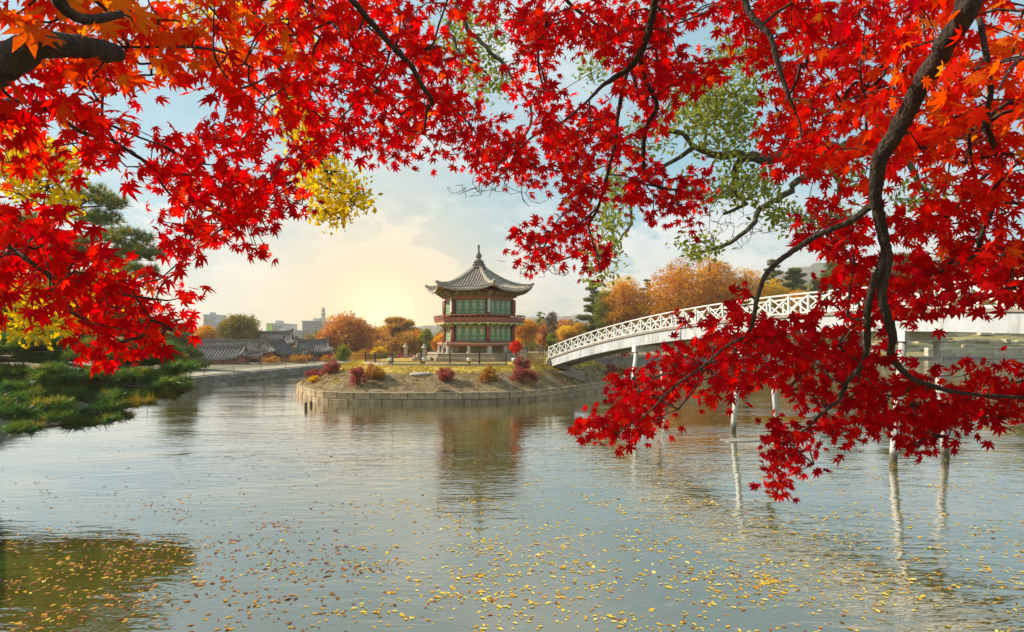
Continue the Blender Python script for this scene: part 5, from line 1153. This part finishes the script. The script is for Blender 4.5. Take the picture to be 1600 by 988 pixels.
def foreground_maple(label, base, roots, limbs, xlo, xhi, seed):
    r = np.random.default_rng(seed); t_ = thing('maple_tree', base, label, 'maple tree'); nodes = []
    base = np.array(base)
    MB().tube(smooth_path([base+(0, 0, -.3), *roots], 5), np.linspace(.24, .085, 5*len(roots)+1), 14).build('trunk', m_bark, t_, True)
    first = True
    for seq in limbs:
        P, rd = limb_pts(seq); P = P+r.normal(0, .07, P.shape)*rd[:, None]; rd = rd*(1+r.normal(0, .055, len(rd))); o = MB().tube(P, rd, 10 if rd[0] > .02 else 7).build('limb', m_bark, t_, True); nodes.append(P)
        if seq[0][1] < 0 or seq[0][0] < -60:       # runs on out of the picture to the trunk
            e = np.array(roots[-1]); q = P[0]; c = smooth_path([e, e*.6+q*.4+(0, 0, .18), e*.25+q*.75+(0, 0, .12), q], 4); MB().tube(c, np.linspace(max(rd[0]*1.35, .03), rd[0], len(c)), 9).build('limb', m_bark, t_, True)
    nodes = np.vstack(nodes); A = []
    for i in range(CELLS.shape[0]):
        for j in range(-2, 50):
            c = 0; px0 = j*40
            if not (xlo <= px0+20 < xhi): continue
            sz = leaf_px(px0+20, i*40+20); nl = 4.6*1600/(.16*sz*sz)/6.5
            k = int(nl)+(r.random() < nl-int(nl))
            for _ in range(k):
                px, py = px0+r.uniform(0, 40), i*40+r.uniform(0, 40)
                lv = (leafiness(px, py-6)-.6)/8.2; cv = .25+.5*clump(px, py)+.25*clump(py*1.3+400, px*1.3, 40)-.125
                if not open_sky(px, py+4) and r.random() < min(1, max(0, (lv-cv)*3.2+.24)): A.append((px, py, mdep(px, py)*r.uniform(.84, 1.28)))
    # leaves also fill the crown above and beside the picture
    for _ in range(150):
        px = r.uniform(max(xlo, -200), min(xhi, 1800)); py = r.uniform(-220, -5); A.append((px, py, mdep(px, 0)*r.uniform(.9, 1.4)))
    A = np.array([W(*a) for a in A]); n0 = len(nodes); N_ = np.vstack([nodes, A]); par = np.full(len(N_), -1); cnt = np.zeros(len(N_))
    d0 = np.array([np.min(np.sum((nodes-a)**2, 1)) for a in A]); order = np.argsort(d0); used = list(range(n0)); arr = np.zeros((len(N_), 3)); arr[:n0] = nodes; ids = np.arange(len(N_)); m_ = n0
    for k in order:
        q = A[k]; dd = np.sum((arr[:m_]-q)**2, 1); b_ = int(np.argmin(dd)); par[n0+k] = ids[b_]; arr[m_] = q; ids[m_] = n0+k; m_ += 1
    for k in order[::-1]:
        c = n0+k; cnt[c] += 1
        if par[c] >= n0: cnt[par[c]] += cnt[c]
    tw_ = MB()
    for k in range(len(A)):
        a, b_ = N_[par[n0+k]], A[k]; l_ = np.linalg.norm(b_-a)
        if l_ < .01: continue
        mid = (a+b_)/2+r.normal(0, .06, 3)*l_+(0, 0, .05*l_); c = cnt[n0+k]; ra = min(.0065, .0012+.0009*math.sqrt(c)); tw_.tube([a, mid, b_], [ra*1.25, ra*1.1, ra], 4, cap=False)
    tw_.build('twigs', m_bark, t_, True)['kind'] = 'stuff'
    # leaves in sprigs round each twig end
    Pl, Nl, Tl, Sl, Hl = [], [], [], [], []
    for k in range(len(A)):
        q = A[k]; a = N_[par[n0+k]]; dr = q-a; dr = dr/(np.linalg.norm(dr)+1e-6); tone = r.normal(0, .10)
        px = CX+q[0]/q[1]*F; py = HZ-(q[2]-H)/q[1]*F
        org = .58*math.exp(-((px-180)**2/280**2+(py-20)**2/110**2))+.46*math.exp(-((px-1560)**2/150**2+(py-150)**2/200**2))+.22*math.exp(-((px-1320)**2/130**2+(py-190)**2/90**2))
        org -= .13/(1+math.exp(-(px-860)/60))/(1+math.exp(-(py-300)/60))+.05
        for j in range(r.integers(4, 10)):
            off = r.normal(0, 1, 3)*(.044, .055, .040)+dr*r.uniform(-.03, .05); p_ = q+off
            Pl.append(p_); Nl.append(r.normal(0, .55, 3)+(-.05, -.75, .45)); Tl.append(dr*.5+r.normal(0, .55, 3)+(0, 0, -.75)); Sl.append(LEAF*r.uniform(.62, 1.12)*.95); Hl.append(.33+org+tone+r.normal(0, .13)+(r.random() < .05)*.3)
    Pl, Nl, Tl, Sl, Hl = map(np.array, (Pl, Nl, Tl, Sl, Hl))
    scr = Sl/np.maximum(Pl[:, 1], .3); pxx = CX+Pl[:, 0]/Pl[:, 1]*F; pyy = HZ-(Pl[:, 2]-H)/Pl[:, 1]*F
    vis = (pxx > 5) & (pxx < 1595) & (pyy > 5) & (Pl[:, 1] > .4); scr = np.where(vis, scr, 0); big = np.argsort(-scr)[:300]; rest = np.setdiff1d(np.arange(len(Pl)), big)
    for v in range(6):
        s_ = rest[v::6]; leaf_cloud('leaves', T_MAPLE[v], Pl[s_], Nl[s_], Tl[s_], Sl[s_], Hl[s_], m_maple, t_)
    var = [[tri_mesh('leaf', *T_MAPLE[v], np.full(len(T_MAPLE[v][0]), h_), [m_maple]) for h_ in np.linspace(.05, .98, 12)] for v in range(6)]
    X, Y, Z = frames(Nl[big], Tl[big])
    for k, b_ in enumerate(big):
        o = bpy.data.objects.new('leaf', var[k % 6][int(np.clip(Hl[b_], 0, .999)*12)]); COL.objects.link(o); o.parent = t_; o.location = Vector(Pl[b_]-base)
        o.rotation_mode = 'QUATERNION'; o.rotation_quaternion = Matrix((X[k], Y[k], Z[k])).transposed().to_quaternion(); o.scale = (Sl[b_],)*3
    return t_, len(Pl)
_, nl1 = foreground_maple('red and orange maple leaning in from the left over the water', (-3.6, .9, 2.8), [(-3.5, .95, 3.9), (-3.2, 1.2, 5.1), (-2.6, 1.4, 5.9)], LEFT, -400, 760, 21)
_, nl2 = foreground_maple('crimson maple hanging down over the bridge on the right', (4.6, 1.6, 2.8), [(4.5, 1.6, 4.2), (4.1, 1.8, 5.8), (3.6, 2.1, 6.6)], RIGHT, 760, 2000, 22)
print('maple leaves', nl1, nl2)

# ------------------------------------------------------------------ small-leaved trees behind the maples
def wispy(name, label, base, roots, limbs, spots, m_, leaf, seed, bark=None, d0=9.0, per=9):
    """tree of thin branches: limbs are (column, row, half width, distance); spots (column, row, rx, ry, n sprigs) carry small leaves"""
    r = np.random.default_rng(seed); t_ = thing(name, base, label, 'tree'); base = np.array(base); bark = bark or m_bark2
    P = smooth_path([base+(0, 0, -.3), *roots], 5); MB().tube(P, np.linspace(.34, .15, len(P)), 12).build('trunk', bark, t_, True); nodes = []
    for seq in limbs:
        a = np.array(seq, float); Q = np.array([W(x_, y_, q) for x_, y_, _, q in a]); Pr = smooth_path(np.c_[Q, a[:, 2]/F*a[:, 3]], 4); wob = r.normal(0, 1, (len(Pr), 3))*Pr[:, 3:4]*.5
        MB().tube(Pr[:, :3]+wob, np.maximum(Pr[:, 3], .004), 8).build('limb', bark, t_, True); nodes.append(Pr[:, :3])
        if seq[0][0] > 1600 or seq[0][1] < 0 or seq[0][0] < 0:
            e = np.array(roots[-1]); q = Pr[0, :3]; c = smooth_path([e, (e+q)/2+(0, 0, .5), q], 5); MB().tube(c, np.linspace(Pr[0, 3]*1.4, Pr[0, 3], len(c)), 8).build('limb', bark, t_, True)
    nodes = np.vstack(nodes); A = []; bare = []
    for px, py, rx, ry, k in spots:
        for _ in range(abs(k)):
            a, q = r.uniform(0, 6.28), math.sqrt(r.random()); A.append(W(px+math.cos(a)*q*rx, py+math.sin(a)*q*ry, d0*r.uniform(.92, 1.1))); bare.append(k < 0)
    A = np.array(A); bare = np.array(bare); n0 = len(nodes); arr = np.zeros((n0+len(A), 3)); arr[:n0] = nodes; m__ = n0; tw_ = MB()
    for k in np.argsort([np.min(np.sum((nodes-a)**2, 1)) for a in A]):
        b_ = int(np.argmin(np.sum((arr[:m__]-A[k])**2, 1))); a = arr[b_].copy(); q = A[k]; l_ = np.linalg.norm(q-a)+1e-6; mid = (a+q)/2+r.normal(0, .12, 3)*l_; w_ = .0045 if bare[k] else .006
        tw_.tube([a, mid, q], [w_*1.3, w_, w_*.7], 4, cap=False); arr[m__] = q; m__ += 1
    tw_.build('twigs', bark, t_, True)['kind'] = 'stuff'
    L_ = A[~bare]; P = np.repeat(L_, per, 0)+r.normal(0, .10*d0/9, (len(L_)*per, 3)); n_ = len(P)
    leaf_cloud('leaves', T_OVAL, P, r.normal(0, .7, (n_, 3))+(0, -.3, .6), r.normal(0, .6, (n_, 3))+(0, 0, -.6), leaf*r.uniform(.7, 1.25, n_), .5+r.normal(0, .22, n_), m_, t_)
    return t_
wispy('zelkova_tree', 'thin leaved green tree with mossy limb behind the right maple', (11.6, 5.2, 2.6), [(11.4, 5.4, 5.0), (10.6, 6.0, 7.2), (9.6, 7.0, 8.6)],
    [[(1700, 150, 14, 10), (1560, 190, 13, 10), (1400, 225, 12, 10), (1290, 238, 11, 10), (1190, 246, 9, 10), (1150, 240, 7, 10), (1110, 242, 5.5, 10), (1085, 228, 4, 10), (1060, 205, 4, 10), (1020, 210, 3, 10)], [(1165, 246, 6, 10), (1150, 275, 5.5, 10), (1148, 300, 5, 10), (1165, 318, 3, 10), (1130, 335, 2.4, 10)],
     [(1500, 200, 9, 10), (1350, 215, 8, 10), (1262, 275, 6, 10.3), (1225, 305, 5, 10.3), (1190, 330, 4.5, 10.3), (1165, 362, 3.5, 10.3), (1130, 385, 3, 10.3), (1075, 400, 2, 10.3)], [(1100, -140, 10, 9), (900, -120, 8, 9), (760, -60, 5, 9), (715, 0, 4, 9), (730, 40, 4, 9), (760, 75, 3.5, 9), (785, 100, 3, 9), (805, 130, 2, 9)], [(715, 0, 3, 9), (700, 40, 3, 9), (720, 85, 2.5, 9), (760, 115, 2, 9)],
     [(1085, 228, 4, 10), (1040, 260, 3, 10), (990, 300, 3, 10), (985, 350, 2, 10), (960, 385, 1.6, 10)], [(805, 130, 2, 9), (830, 180, 2, 9), (800, 250, 2, 9), (760, 290, 1.5, 9)], [(960, 385, 1.6, 10), (900, 400, 1.5, 10), (850, 415, 1.3, 10)], [(1290, 238, 6, 10), (1310, 300, 4, 10), (1290, 350, 3, 10)], [(1400, 225, 6, 10), (1440, 290, 4, 10), (1500, 330, 3, 10)]],
    [(1130, 190, 50, 55, 120), (1150, 120, 60, 60, 110), (1080, 165, 40, 40, 60), (1170, 290, 50, 26, 70), (1100, 300, 40, 20, 20), (960, 330, 26, 60, 60), (1090, 385, 30, 12, 22), (1230, 340, 36, 18, 30), (735, 60, 50, 50, 70), (760, 125, 35, 30, 34), (930, 105, 14, 24, 14), (940, 400, 24, 36, 30), (1010, 215, 40, 25, 30), (1310, 270, 40, 30, 30), (1300, 350, 40, 30, 30), (1440, 300, 50, 30, 30), (1240, 40, 60, 40, 40),
     (745, 290, 48, 22, -46), (830, 300, 30, 26, -14), (835, 415, 36, 24, -30), (1130, 365, 60, 30, -44), (1180, 340, 40, 40, -24), (890, 420, 40, 14, -14), (800, 130, 20, 40, -16), (1490, 300, 40, 30, -16)], m_olive, .10, 31, None, 9.6)
wispy('yellow_tree', 'yellow leaved tree behind the left maple with a drooping spray', (-9.6, 5.0, 2.75), [(-9.4, 5.1, 4.6), (-8.6, 5.4, 6.6), (-7.6, 5.8, 7.8)],
    [[(-100, -40, 9, 7), (150, -60, 7, 7), (330, -20, 6, 7), (410, 60, 5, 7), (450, 130, 4, 7), (477, 194, 3.6, 7), (489, 227, 3, 7), (505, 259, 2.6, 7), (520, 290, 2.2, 7), (545, 310, 1.5, 7)], [(-140, 180, 8, 7), (-20, 240, 6, 7), (40, 270, 4, 7), (80, 300, 3, 7)], [(-140, 420, 7, 7), (-20, 470, 5, 7), (40, 490, 4, 7), (110, 500, 2.5, 7)]],
    [(530, 305, 46, 30, 62), (500, 265, 36, 26, 40), (470, 200, 34, 30, 36), (450, 150, 26, 30, 16), (510, 340, 22, 14, 14), (60, 270, 62, 44, 130), (95, 320, 20, 18, 20), (25, 220, 30, 30, 34), (60, 500, 60, 26, 70), (120, 505, 26, 22, 26), (20, 455, 30, 30, 34), (175, 455, 40, 30, 16), (330, 40, 60, 40, 30), (445, 40, 40, 40, 24)], m_yellow, .085, 32, m_bark, 7.0)
# two small near leaves-green clumps

# ================================================================== LEAVES ON THE WATER
pts = []; hs = []
r = np.random.default_rng(5)
def drop(px, py, h):
    d_ = dep(py, 0); x_ = (px-CX)/F*d_
    q = np.array((x_, d_, .006+r.uniform(0, .004)))
    if (((q[0]-IC[0])/17)**2+((q[1]-IC[1])/18)**2) < 1: return
    pts.append(q); hs.append(h)
def dens(px, py):
    a = math.exp(-((px-760)/330)**2-((py-900)/95)**2)+.9*math.exp(-((px-1180)/330)**2-((py-800)/110)**2)+.55*math.exp(-((px-1450)/260)**2-((py-880)/120)**2)+.95*math.exp(-((px-160)/190)**2-((py-880)/85)**2)+.4*math.exp(-((px-430)/140)**2-((py-850)/90)**2)+.45*math.exp(-((px-1060)/260)**2-((py-690)/40)**2)
    return min(1, a+.07)
k = 0
while k < 1300:                                   # scattered singly
    px, py = r.uniform(-40, 1640), r.uniform(640, 1000)
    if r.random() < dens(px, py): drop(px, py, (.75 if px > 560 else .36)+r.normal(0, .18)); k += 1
k = 0
while k < 340:                                    # drifted together
    px, py = r.uniform(-20, 1620), r.uniform(690, 1000)
    if r.random() < dens(px, py):
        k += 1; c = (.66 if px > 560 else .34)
        nn = int(2+r.exponential(10)); s = (py-HZ)/400*(.6+nn*.045); tl = r.normal(0, .22)
        for _ in range(nn): u = r.normal(0, 30)*s; drop(px+u, py+u*tl+r.normal(0, 4)*s, c+r.normal(0, .22))
for _ in range(1500): px, py = r.uniform(860, 1640), r.uniform(650, 760); drop(px, py, .7+r.normal(0, .15)) if r.random() < .55 else None
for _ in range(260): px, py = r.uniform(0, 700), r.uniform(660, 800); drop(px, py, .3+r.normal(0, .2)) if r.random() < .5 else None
pts = np.array(pts); hs = np.clip(np.array(hs), 0, 1); n_ = len(pts); Sz = r.uniform(.05, .10, n_)*np.where(r.random(n_) < .18, 1.5, 1.0)
Nn = r.normal(0, .07, (n_, 3))+(0, 0, 1); Tn = r.normal(0, 1, (n_, 3))*(1, 1, .02)
scr = Sz/pts[:, 1]; pxx = CX+pts[:, 0]/pts[:, 1]*F; pyy = HZ+H/pts[:, 1]*F; scr = np.where((pxx > 8) & (pxx < 1592) & (pyy < 980), scr, 0)
big = np.argsort(-scr)[:300]; rest = np.setdiff1d(np.arange(n_), big)
T_FL = (T_OVAL[0]*(1.15, 1.1, .6), T_OVAL[1])
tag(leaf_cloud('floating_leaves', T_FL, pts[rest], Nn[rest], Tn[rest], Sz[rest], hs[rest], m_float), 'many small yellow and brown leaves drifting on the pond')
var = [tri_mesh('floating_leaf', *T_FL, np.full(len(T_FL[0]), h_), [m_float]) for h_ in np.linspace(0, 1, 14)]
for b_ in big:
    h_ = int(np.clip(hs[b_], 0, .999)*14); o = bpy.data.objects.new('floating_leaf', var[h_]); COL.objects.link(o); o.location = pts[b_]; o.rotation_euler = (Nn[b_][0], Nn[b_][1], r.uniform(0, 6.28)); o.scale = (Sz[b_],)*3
    c = 'brown' if h_ < 5 else 'orange' if h_ < 8 else 'yellow' if h_ < 12 else 'pale yellow'
    tag(o, 'small '+c+' fallen leaf floating on the near water', 'leaf', c+' leaves floating on the near water')

# ================================================================== HAZE
HAZE = 0.0005
if HAZE:
    hz = MB().box((100, 80, 40), (1260, 1180, 84)).build('haze', (), None); tag(hz, 'thin warm autumn haze over the pond and far bank', None, None, 'stuff')
    m, n, l = newmat('haze'); n.remove(n['Principled BSDF']); v = n.new('ShaderNodeVolumePrincipled'); v.inputs['Density'].default_value = HAZE; v.inputs['Color'].default_value = (1.0, .88, .70, 1); v.inputs['Anisotropy'].default_value = .45
    l.new(v.outputs[0], n['Material Output'].inputs['Volume']); hz.data.materials.append(m)
